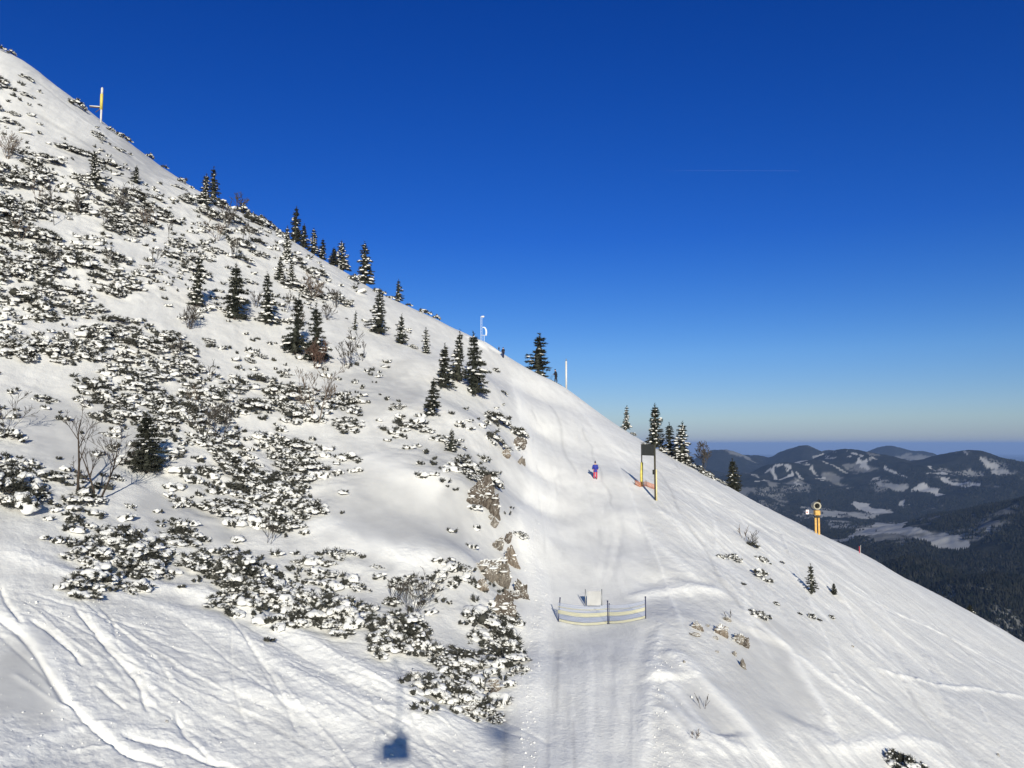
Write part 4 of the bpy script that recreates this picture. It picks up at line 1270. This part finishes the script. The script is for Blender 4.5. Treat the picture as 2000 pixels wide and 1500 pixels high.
def up_at(u, v, y=None):
    if y is None: return spot(u, v)
    x = float(ray(u, v)[0]) * y
    return Vector((x, y, height(x, y)))


def z_at(v, u, p):
    return float(ray(u, v)[1]) * p.y - p.z


# sign board on two posts
pr = up_at(1280, 977); pl = up_at(1254, 949)
st = thing("sign_board", (pl + pr) / 2, "dark board raised on two posts, one padded yellow, beside the piste", "sign board")
o0 = st.location
zt = float(ray(1268, 868)[1]) * (pl.y + pr.y) / 2 - o0.z; zb = float(ray(1268, 889)[1]) * (pl.y + pr.y) / 2 - o0.z
a, b_ = pl - o0, pr - o0
dx = (b_ - a); dx.z = 0; L = dx.length; ang = math.atan2(dx.y, dx.x); Rz = Matrix.Rotation(ang, 4, 'Z')
mid = (a + b_) / 2
m = MB(); m.box((mid.x - .02, mid.y - .10, (zt + zb) / 2), (L + .22, .05, zt - zb), 0, Rz, .015)
bd = m.build("board", M_BOARD, st, False)
m = MB()
for zz in (zt + .012, zb - .012): m.box((mid.x - .02, mid.y - .10, zz), (L + .26, .075, .035), 0, Rz)
m.build("board_frame", M_DARKW, bd, False)
m = MB(); m.tube([(a.x, a.y, a.z - .3), (a.x, a.y, zt)], .055, 8); m.build("post", M_BROWN, st)
m = MB(); m.tube([(b_.x, b_.y, b_.z - .3), (b_.x, b_.y, zt)], .085, 8); m.build("post", M_DARKW, st)
zy = z_at(903, 1252, pl) + a.z
m = MB(); m.tube([(a.x - .06, a.y - .05, a.z - .1), (a.x - .05, a.y - .05, a.z + (zy - a.z) * .5), (a.x + .0, a.y - .05, zy)], [.13, .14, .12], 10); m.build("padding", M_YEL, st)
zr = z_at(917, 1280, pr) + b_.z
m = MB(); m.tube([(b_.x + .10, b_.y + .03, b_.z - .2), (b_.x + .10, b_.y + .03, zr)], .09, 10); m.build("padding", M_PALE, st)['label'] = "pale yellow padding strip on the outer post"
zc_ = z_at(922, 1280, pr) + b_.z
m = MB(); m.box((b_.x - .12, b_.y - .12, zc_), (.24, .2, .42), 0, Rz, .02); m.build("control_box", M_BLACK, st, False)

# strip of orange safety net round its foot
pts = [up_at(u, v) for u, v in ((1240, 947), (1250, 952), (1262, 950), (1272, 954), (1282, 957))]
o = thing("orange_safety_net", pts[2], "short strip of orange safety net on the snow at the foot of the sign posts", "safety net")
m = MB(); hN = .42
for k in range(len(pts) - 1):
    A = pts[k] - o.location; B = pts[k + 1] - o.location
    for s in range(9):
        zc2 = .05 + hN * s / 8; m.tube([A + Vector((0, 0, zc2)), B + Vector((0, 0, zc2))], .012, 4)
    for s in range(9):
        q = A.lerp(B, s / 9); m.tube([q + Vector((0, 0, .02)), q + Vector((0, 0, .05 + hN))], .011, 4)
m.build("net", M_ORANGE, o)
for k in (0, 2, 4):
    m = MB(); q = pts[k] - o.location; m.tube([q - Vector((0, 0, .2)), q + Vector((0, 0, .62))], .02, 6); m.build("stake", M_BROWN, o)

# blue and yellow net fence across the piste
F0, F1, F2 = up_at(1090, 1214), up_at(1187, 1219), up_at(1261, 1208)
o = thing("net_fence", F1, "blue and yellow striped net fence on three posts across the piste", "net fence")
for p, u, vt, lean in ((F0, 1094, 1168, .12), (F1, 1188, 1174, .0), (F2, 1261, 1166, .0)):
    q = p - o.location; hh_ = z_at(vt, u, p)
    m = MB(); m.tube([q - Vector((0, 0, .2)), q + Vector((lean, 0, hh_))], .032, 8); m.tube([q + Vector((lean, 0, hh_ - .02)), q + Vector((lean, 0, hh_ + .03))], .045, 8)
    m.build("post", M_NAVY, o)
m = MB(); m.tube([F1 - o.location + Vector((.07, -.03, -.1)), F1 - o.location + Vector((.09, -.03, z_at(1178, 1188, F1)))], .028, 8); m.build("post", M_NAVY, o)
net = [MB(), MB()]
bands = [(1.0, .80, 0), (.80, .76, 1), (.76, .62, 0), (.60, .40, 1), (.40, .15, 0), (.10, .0, 1)]
for A, B, zA, zB in ((F0, F1, z_at(1177, 1092, F0), z_at(1181, 1188, F1)), (F1, F2, z_at(1181, 1188, F1), z_at(1172, 1261, F2))):
    N = 46
    col = []
    for k in range(N + 1):
        t = k / N; q = A.lerp(B, t) - o.location; sg = 4 * t * (1 - t)
        g0 = height(q.x + o.location.x, q.y + o.location.y - .35 * sg) - o.location.z
        zb_ = g0 + .05 + .02 * sg; zt_ = q.z + (zA * (1 - t) + zB * t) - .08 * sg
        col.append((Vector((q.x, q.y - .30 * sg, zb_)), Vector((q.x, q.y - .22 * sg, zt_))))
    for t1, t0, c in bands:
        for k in range(N):
            a0, a1 = col[k]; b0, b1 = col[k + 1]
            w_ = .46 if c == 0 else .50                                             # strands and gaps
            p0 = a0.lerp(a1, t0); p1 = a0.lerp(a1, t1); q0 = a0.lerp(b0, w_).lerp(a1.lerp(b1, w_), t0); q1 = a0.lerp(b0, w_).lerp(a1.lerp(b1, w_), t1)
            net[c].add([p0, q0, q1, p1], [(0, 1, 2, 3)])
        for t in np.linspace(t0, t1, max(2, int((t1 - t0) * 14) + 1)):
            net[c].tube([a_.lerp(b2, t) for a_, b2 in col[::4] + ([col[-1]] if N % 4 else [])], .009, 4)
net[0].build("net", M_NETB, o); y_ = net[1].build("net", M_NETY, o); y_['label'] = "yellow bands of the net"

# white notice panel behind it
p0 = up_at(1143, 1186); 
o = thing("notice_panel", p0, "blank white notice panel on low posts behind the net fence", "notice panel")
W = 27 * p0.y / FPX; H0 = z_at(1184, 1155, p0); H1 = z_at(1156, 1155, p0)
m = MB(); m.box((W * .5 + .1, .0, (H0 + H1) / 2 + .04), (W, .03, (H1 - H0)), 0, None, .01); m.build("panel", mat("panel_face", (.43, .43, .435), .6, var=.08, scale=2), o, False)
m = MB(); m.box((W * .5 + .1, -.03, H0 + .02), (W * .95, .06, .05)); m.build("lower_rail", M_DARKW, o, False)
for x in (.02, W + .16):
    m = MB(); m.tube([(x, .03, -.25), (x, .03, H1 + .16)], .028, 8); m.build("post", M_STEEL, o)

# white padded pole on the crest
p0 = up_at(1106, 749)
o = thing("padded_pole", p0, "plain white padded pole standing on the crest beside a skier", "pole")
h_ = float(ray(1106, 702)[1]) * p0.y - p0.z
m = MB(); m.tube([(0, 0, -.3), (0, 0, h_ * .94)], .14, 12); m.build("padding", M_WHITE, o)
m = MB(); m.tube([(0, 0, h_ * .94), (0, 0, h_ * 1.02)], .07, 8); m.build("pole", M_STEEL, o)

# yellow and white mast high on the ridge
p0 = up_at(197, 239)
o = thing("snow_lance_mast", p0, "tall white mast with a yellow padded middle and a side arm, high on the ridge", "mast")
k = p0.y / FPX; zz = lambda v: float(ray(197, v)[1]) * p0.y - p0.z
m = MB(); m.tube([(0, 0, -.4), (0, 0, zz(213))], .17, 10); m.tube([(0, 0, zz(186)), (0, 0, zz(173))], .20, 10); m.tube([(0, 0, zz(173)), (.03, 0, zz(171))], [.22, .12], 10); m.build("pole", M_WHITE, o)
m = MB(); m.tube([(-.02, -.02, zz(214)), (-.02, -.02, zz(184))], .25, 12); m.build("padding", M_YEL, o)
m = MB(); m.tube([(-.2, 0, zz(210)), (-24 * k, .1, zz(208))], .13, 8); m.tube([(-.2, 0, zz(212)), (-12 * k, .1, zz(219))], .07, 6); m.build("side_arm", M_BROWN, o)
m = MB(); m.tube([(-.2, -.02, zz(208.4)), (-24 * k, .08, zz(206.4))], .09, 8); m.build("snow_load", M_SNOW, o)

# snow cannon on its tower
p0 = up_at(1597, 1043)
o = thing("snow_cannon", p0, "golden yellow snow cannon on a twin legged tower standing on the skyline", "snow cannon")
k = p0.y / FPX; zz = lambda v: float(ray(1597, v)[1]) * p0.y - p0.z
for dx_ in (-3.4, 2.6):
    m = MB(); m.box((dx_ * k, 0, zz(1030) - .0), (3.6 * k, .22, zz(1011) - zz(1049)), 0, None, .03); m.build("leg", M_GOLD, o, False)
m = MB(); m.box((0, 0, zz(1009.5)), (.62, .5, .14), 0, None, .02); m.tube([(0, 0, zz(1011)), (0, 0, zz(1006))], .17, 10); m.build("swivel", M_DARKW, o, False)
m = MB(); m.box((.1 * k, .05, zz(1001.5)), (10 * k, .7, 9.5 * k), 0, None, .06); m.build("housing", M_GOLD, o, False)
c = Vector((0, -.15, zz(988))); m = MB(); n_ = 28
prof = [(.30, .05), (.44, -.10), (.47, .0), (.46, .8), (.38, 1.1), (.30, 1.1), (.30, .2)]
vs = [(c.x + r * math.cos(6.2832 * i / n_), c.y + y_, c.z + r * math.sin(6.2832 * i / n_)) for r, y_ in prof for i in range(n_)]
fs = [(j * n_ + i, j * n_ + (i + 1) % n_, (j + 1) * n_ + (i + 1) % n_, (j + 1) * n_ + i) for j in range(len(prof) - 1) for i in range(n_)]
m.add(vs, fs); br_ = m.build("barrel", mat("cannon_barrel", (.36, .34, .28), .5, var=.1), o)
m = MB(); m.add([(c.x, c.y + .3, c.z)] + [(c.x + .31 * math.cos(6.2832 * i / n_), c.y + .25, c.z + .31 * math.sin(6.2832 * i / n_)) for i in range(n_)], [(0, 1 + i, 1 + (i + 1) % n_) for i in range(n_)]); m.tube([c + Vector((0, .0, 0)), c + Vector((0, .4, 0))], [.07, .12], 10)
for i in range(7):
    t = 6.2832 * i / 7; m.tube([c + Vector((.08 * math.cos(t), .16, .08 * math.sin(t))), c + Vector((.3 * math.cos(t + .3), .2, .3 * math.sin(t + .3)))], .035, 4)
m.build("fan", M_BLACK, br_)
m = MB(); m.box((.42, .3, zz(984)), (.12, .5, 16 * k), 0, None, .03); m.box((.3, .3, zz(979)), (.3, .3, .10)); m.build("bracket", M_BLACK, o, False)
m = MB(); m.tube([(-.3, .05, zz(1004)), (-16 * k, .05, zz(1003))], .035, 6); m.build("arm", M_STEEL, o)
m = MB(); m.box((-18.5 * k, .02, zz(1000)), (6 * k, .05, 8.5 * k), 0, None, .02); sp = m.build("sign_plate", mat("white_red_plate", (.80, .74, .74), .5), o, False)
m = MB(); m.box((-19.2 * k, -.012, zz(1000.5)), (2.6 * k, .01, 3.0 * k)); m.build("red_mark", mat("red_print", (.55, .12, .12), .6), sp, False)

# leaning red marker by the crest
p0 = up_at(1680, 1084)
o = thing("marker_pole", p0, "thin leaning pole with a dark red strip just over the crest below the snow cannon", "marker pole")
m = MB(); m.tube([(.0, 0, -.2), (.10, 0, 1.15)], .022, 6); m.build("pole", M_WHITE, o)
m = MB(); m.box((-.07, 0, .62), (.10, .02, .8)); m.build("flag", M_RED, o, False)

# weather mast on the knob
p0 = up_at(941, 667)
o = thing("weather_mast", p0, "slim lattice weather mast with a rimed white dish on the ridge knob", "weather mast")
k = p0.y / FPX; zz = lambda v: float(ray(941, v)[1]) * p0.y - p0.z
M_RIME = mat("rime_ice", (.70, .78, .86), .6)
m = MB(); T = zz(618)
for i in range(3):
    t = 2.1 * i; m.tube([(.16 * math.cos(t) - .1, .16 * math.sin(t), -.3), (.12 * math.cos(t) - .1, .12 * math.sin(t), T)], .016, 5)
for s in range(9):
    z0_, z1_ = T * s / 9, T * (s + 1) / 9
    for i in range(3):
        t = 2.1 * i; t2 = 2.1 * (i + 1); m.tube([(.15 * math.cos(t) - .1, .15 * math.sin(t), z0_), (.15 * math.cos(t2) - .1, .15 * math.sin(t2), z1_)], .010, 4)
m.build("lattice_pole", M_RIME, o)
m = MB(); m.box((.14, 0, zz(618.5)), (.45, .2, .22), 0, None, .04); m.tube([(-.1, 0, zz(619)), (.14, 0, zz(619))], .03, 6); m.build("sensor", M_WHITE, o, False)
m = MB(); arc = [(.25 + .42 * math.sin(t) , 0, zz(649) + .75 * math.cos(t)) for t in np.linspace(-.5, 2.3, 9)]; m.tube(arc, [.03, .06, .09, .11, .12, .13, .13, .12, .06], 8); m.build("dish", M_RIME, o)
m = MB(); m.tube([(-.1, 0, zz(655)), (.8, 0, zz(654.5))], .035, 6); m.tube([(.62, 0, zz(656)), (.62, 0, zz(652))], .05, 6); m.build("cross_arm", M_WHITE, o)
m = MB(); m.tube([(.35, 0, -.4), (.35, 0, zz(655))], .03, 6); m.build("strut", M_RIME, o)

# =====================================================================================
# people
# =====================================================================================
SKIN = mat("skin", (.45, .28, .21), .6)


def skinned(name, joints, edges, radii, m, parent=None, root=0, sub=1):
    me = bpy.data.meshes.new(name); me.from_pydata([tuple(j) for j in joints], edges, []); me.update()
    o = link(name, me, parent); me.materials.append(m)
    md = o.modifiers.new("skin", 'SKIN'); md.use_smooth_shade = True
    for i, r in enumerate(radii):
        sv = me.skin_vertices[0].data[i]; sv.radius = r if hasattr(r, '__len__') else (r, r); sv.use_root = (i == root)
    if sub:
        s = o.modifiers.new("sub", 'SUBSURF'); s.levels = sub; s.render_levels = sub
    return o


def person(p, label, jacket, trousers, hat, h=1.75, rz=0.0, stride=.0, arms=(0.0, 0.0), bend=.0, hood=False):
    """standing or stepping figure about h tall; faces +y before turning by rz; arms: how far each hand reaches forward"""
    k = h / 1.75; S = lambda x, y, z: (x * k, (y + bend * max(0, z - .95)) * k, z * k)
    fl, fr = stride, -stride
    J = [S(0, 0, .95), S(0, 0, 1.12), S(0, .01, 1.32), S(0, 0, 1.46), S(0, .01, 1.54), S(0, .03, 1.64), S(0, .03, 1.72),
         S(-.18, 0, 1.42), S(-.27, .04 + arms[0] * .3, 1.16), S(-.25, .10 + arms[0], 1.0 + abs(arms[0]) * .35), S(-.25, .13 + arms[0] * 1.15, .94 + abs(arms[0]) * .4),
         S(.18, 0, 1.42), S(.27, .04 + arms[1] * .3, 1.16), S(.25, .10 + arms[1], 1.0 + abs(arms[1]) * .35), S(.25, .13 + arms[1] * 1.15, .94 + abs(arms[1]) * .4),
         S(-.10, 0, .90), S(-.11, fl * .6 + .03, .50), S(-.11, fl, .09), S(-.11, fl + .14, .03),
         S(.10, 0, .90), S(.11, fr * .6 + .03, .50), S(.11, fr, .09), S(.11, fr + .14, .03)]
    E = [(0, 1), (1, 2), (2, 3), (3, 4), (4, 5), (5, 6), (3, 7), (7, 8), (8, 9), (9, 10), (3, 11), (11, 12), (12, 13), (13, 14), (0, 15), (15, 16), (16, 17), (17, 18), (0, 19), (19, 20), (20, 21), (21, 22)]
    r = [.13, .12, .14, .09, .055, .085, .075, .06, .045, .035, .03, .06, .045, .035, .03, .09, .06, .045, .04, .09, .06, .045, .04]
    body = skinned("person", J, E, [x * k for x in r], SKIN); body.location = p; body.rotation_euler = (0, 0, rz)
    tag(body, label, "person")
    JJ = J[:4] + J[7:10] + J[11:14]
    skinned("jacket", JJ + [S(0, 0, .86)], [(0, 1), (1, 2), (2, 3), (3, 4), (4, 5), (5, 6), (3, 7), (7, 8), (8, 9), (0, 10)], [x * k for x in (.19, .18, .20, .13, .10, .085, .07, .10, .085, .07, .18)], jacket, body)
    skinned("trousers", [J[0]] + J[15:18] + J[19:22], [(0, 1), (1, 2), (2, 3), (0, 4), (4, 5), (5, 6)], [x * k for x in (.15, .12, .095, .085, .12, .095, .085)], trousers, body)
    for q in (17, 21):
        skinned("boot", [Vector(J[q]) + Vector((0, -.02, -.02)), Vector(J[q + 1]) + Vector((0, .02, 0))], [(0, 1)], [.075 * k, .06 * k], M_BLACK, body)
    hz_ = [S(0, .02, 1.63), S(0, .02, 1.72), S(0, .02, 1.80)] + ([S(0, -.01, 1.90)] if hood else [])
    skinned("hood" if hood else "helmet", hz_, [(i, i + 1) for i in range(len(hz_) - 1)], [x * k for x in ((.11, .105, .07, .02) if hood else (.10, .125, .07))], hat, body)
    return body, J


C_BLUE = mat("royal_blue_jacket", (.03, .045, .30), .75, var=.12); C_RED = mat("red_trousers", (.48, .06, .10), .75, var=.1)
C_DK = mat("dark_jacket", (.012, .016, .028), .8); C_DK2 = mat("charcoal_trousers", (.016, .017, .022), .8); C_NAVY = mat("navy_hat", (.015, .018, .06), .8)
p0 = up_at(1163, 936)
person(p0, "person in a blue jacket and red trousers walking up the middle of the piste", C_BLUE, C_RED, C_NAVY, (float(ray(1163, 899.5)[1]) * p0.y - p0.z) * .92, .05, .10, (.05, .0), .06, True)
p0 = up_at(1086, 742)
b2, J2 = person(p0, "person in dark ski clothes leaning on poles at the crest beside the white pole", C_DK, C_DK2, C_DK, (float(ray(1086, 720)[1]) * p0.y - p0.z) * .95, 1.3, .12, (.22, .18), .12)
for s, hj in ((-1, 10), (1, 14)):
    hp = b2.matrix_basis @ Vector(J2[hj])
    o = thing("ski_pole", hp, "thin ski pole in the %s hand of the dark skier at the crest" % ("downhill" if s < 0 else "uphill"), "ski pole", "ski poles of the dark skier")
    tip = hp + Vector((-.55, s * .12, 0)); tip.z = height(tip.x, tip.y) - .05; d = tip - hp
    m = MB(); m.tube([(0, 0, 0), d], .014, 6); m.build("shaft", M_BLACK, o)
    m = MB(); m.tube([d * .0 - d.normalized() * .12, d.normalized() * .03], .02, 6); m.build("grip", M_BLACK, o)
    m = MB(); m.tube([d - d.normalized() * .08, d - d.normalized() * .065], .05, 10); m.build("basket", M_BLACK, o)
for s in (-1, 1):
    c0 = Vector((p0.x + .02, p0.y + .11 * s - .05, 0)); pts = []
    for t in np.linspace(-.85, .85, 9):
        x = c0.x - t; pts.append(Vector((x, c0.y, height(x, c0.y) + .03 + (.14 * max(0, (t - .6) / .25) ** 2 if t > .6 else 0))))
    m = MB()
    for a_, b3 in zip(pts[:-1], pts[1:]):
        mid_ = (a_ + b3) / 2 - p0; m.box(mid_, ((b3 - a_).length, .09, .03), 0, Matrix.Rotation(-math.atan2((b3 - a_).z, (b3 - a_).x), 4, 'Y'))
    o = m.build("ski", M_BLACK, None, False); o.location = p0
    tag(o, "dark ski under the %s boot of the skier at the crest" % ("nearer" if s < 0 else "farther"), "ski", "skis of the dark skier")
p0 = up_at(983, 699)
person(p0, "person in dark blue clothes standing upright on the skyline beside the snow knob", C_DK, C_NAVY, C_DK, (float(ray(983, 678)[1]) * p0.y - p0.z) * .97, 2.6, .05, (.0, .06), .03)
x = float(ray(974.5, 690)[0]) * 121; p1 = Vector((x, 121, height(x, 121)))
hh2 = float(ray(974.5, 677)[1]) * 121 - p1.z
if hh2 > .6:
    p1.z -= max(0, 0)
    person(p1, "person mostly hidden behind the snow knob with only a dark head showing", C_DK, C_DK2, C_DK, min(hh2, 1.8), 2.2)
print("HID", hh2)

# =====================================================================================
# the chairlift: the carrier the view is taken from, and the next one on the other rope
# =====================================================================================
def lift_chair(loc, label, up=3.2):
    o = thing("lift_chair", loc, label, "lift chair", "carriers of the chairlift")
    m = MB(); m.box((0, -.32, -.75), (.8, .45, .08), 0, None, .02); m.build("seat", M_BLACK, o, False)
    m = MB(); m.box((0, -.58, -.40), (.8, .06, .5), 0, None, .02); m.build("backrest", M_BLACK, o, False)
    m = MB(); m.tube([(-.55, -.1, -.72), (-.55, -.62, -.72), (-.55, -.66, .1), (-.3, -.66, .35)], .03, 8); m.tube([(.55, -.1, -.72), (.55, -.62, -.72), (.55, -.66, .1), (.3, -.66, .35)], .03, 8); m.tube([(-.3, -.66, .35), (.3, -.66, .35)], .03, 8); m.build("frame", M_STEEL, o)
    m = MB(); m.tube([(.0, -.66, .35), (.25, -.68, .8), (.28, -.66, up - .5), (.05, -.6, up)], .035, 8); m.build("hanger", M_STEEL, o)
    m = MB(); m.box((.05, -.6, up + .06), (.12, .5, .16), 0, None, .03); m.build("grip", M_STEEL, o, False)
    return o


lift_chair((0, 0, 0), "lift chair the view is taken from, its blue shadow lying low on the piste")
# the rider who shares the seat
RJ = [(0, -.45, -.62), (0, -.48, -.42), (0, -.46, -.22), (0, -.46, -.08), (0, -.44, 0), (0, -.42, .1), (0, -.42, .2),
      (-.18, -.46, -.12), (-.25, -.32, -.36), (-.16, -.12, -.48), (.18, -.46, -.12), (.25, -.32, -.36), (.16, -.12, -.48),
      (-.10, -.40, -.64), (-.12, .02, -.62), (-.12, .06, -1.02), (-.12, .2, -1.08), (.10, -.40, -.64), (.12, .02, -.62), (.12, .06, -1.02), (.12, .2, -1.08)]
RE = [(0, 1), (1, 2), (2, 3), (3, 4), (4, 5), (5, 6), (3, 7), (7, 8), (8, 9), (3, 10), (10, 11), (11, 12), (0, 13), (13, 14), (14, 15), (15, 16), (0, 17), (17, 18), (18, 19), (19, 20)]
rider = skinned("person", RJ, RE, [.14, .13, .14, .09, .055, .085, .075, .06, .045, .04, .06, .045, .04, .09, .065, .05, .045, .09, .065, .05, .045], SKIN)
rider.location = (.24, -.05, .08); tag(rider, "rider seated on the lift chair the view is taken from, part of its blue shadow", "person")
skinned("jacket", RJ[:4] + RJ[7:13], [(0, 1), (1, 2), (2, 3), (3, 4), (4, 5), (5, 6), (3, 7), (7, 8), (8, 9)], [.18, .18, .20, .13, .10, .085, .07, .10, .085, .07], C_DK, rider)
skinned("trousers", [RJ[0]] + RJ[13:16] + RJ[17:20], [(0, 1), (1, 2), (2, 3), (0, 4), (4, 5), (5, 6)], [.15, .12, .10, .09, .12, .10, .09], C_DK2, rider)
skinned("helmet", [(0, -.43, .1), (0, -.43, .2), (0, -.43, .28)], [(0, 1), (1, 2)], [.10, .125, .07], C_NAVY, rider)
q = spot(968, 1402) + SUN * 95
lift_chair(q, "lift chair on the opposite rope whose faint shadow falls beside the pine belt")

# thin condensation trail far up in the sky
ax, az = ray(1290, 333); bx_, bz = ray(1560, 333.5); Y0 = 30000
m = MB(); N = 40; gq = np.random.default_rng(5)
P0_ = np.array((float(ax) * Y0, Y0, float(az) * Y0)); P1_ = np.array((float(bx_) * Y0, Y0, float(bz) * Y0))
m.tube([P0_ + (P1_ - P0_) * k / N + np.array((0, 0, gq.normal(0, 2.0))) for k in range(N + 1)], [16 * (.25 + .75 * math.sin(math.pi * min(1, (k + 1) / (N * .5)) / 2)) * gq.uniform(.45, 1.1) for k in range(N + 1)], 8)
mt = bpy.data.materials.new("ice_trail"); mt.use_nodes = True; n = mt.node_tree.nodes; l = mt.node_tree.links
tr = n.new("ShaderNodeBsdfTransparent"); mxs = n.new("ShaderNodeMixShader"); mxs.inputs[0].default_value = .010
n["Principled BSDF"].inputs['Base Color'].default_value = (.9, .9, .9, 1)
l.new(tr.outputs[0], mxs.inputs[1]); l.new(n["Principled BSDF"].outputs[0], mxs.inputs[2]); l.new(mxs.outputs[0], n["Material Output"].inputs[0])
tag(m.build("contrail", mt, None), "faint thin contrail high in the blue sky", kind='stuff')

# =====================================================================================
# the air
# =====================================================================================
hz = MB()
zlo = float(min(fz.min(), gz.min())) - 1.0
hz.box((0, 40000, (zlo + 110) / 2), (280000, 110000, 110 - zlo))
mh = bpy.data.materials.new("valley_air"); mh.use_nodes = True
n = mh.node_tree.nodes; l = mh.node_tree.links
n.remove(n["Principled BSDF"])
pv = n.new("ShaderNodeVolumePrincipled")
pv.inputs['Color'].default_value = (.35, .55, 1.0, 1)
pv.inputs['Density'].default_value = 3.1e-5
pv.inputs['Anisotropy'].default_value = 0.0
l.new(pv.outputs[0], n["Material Output"].inputs['Volume'])
tag(hz.build("haze", mh, None, False), "thin blue winter haze over the valley", kind='stuff')
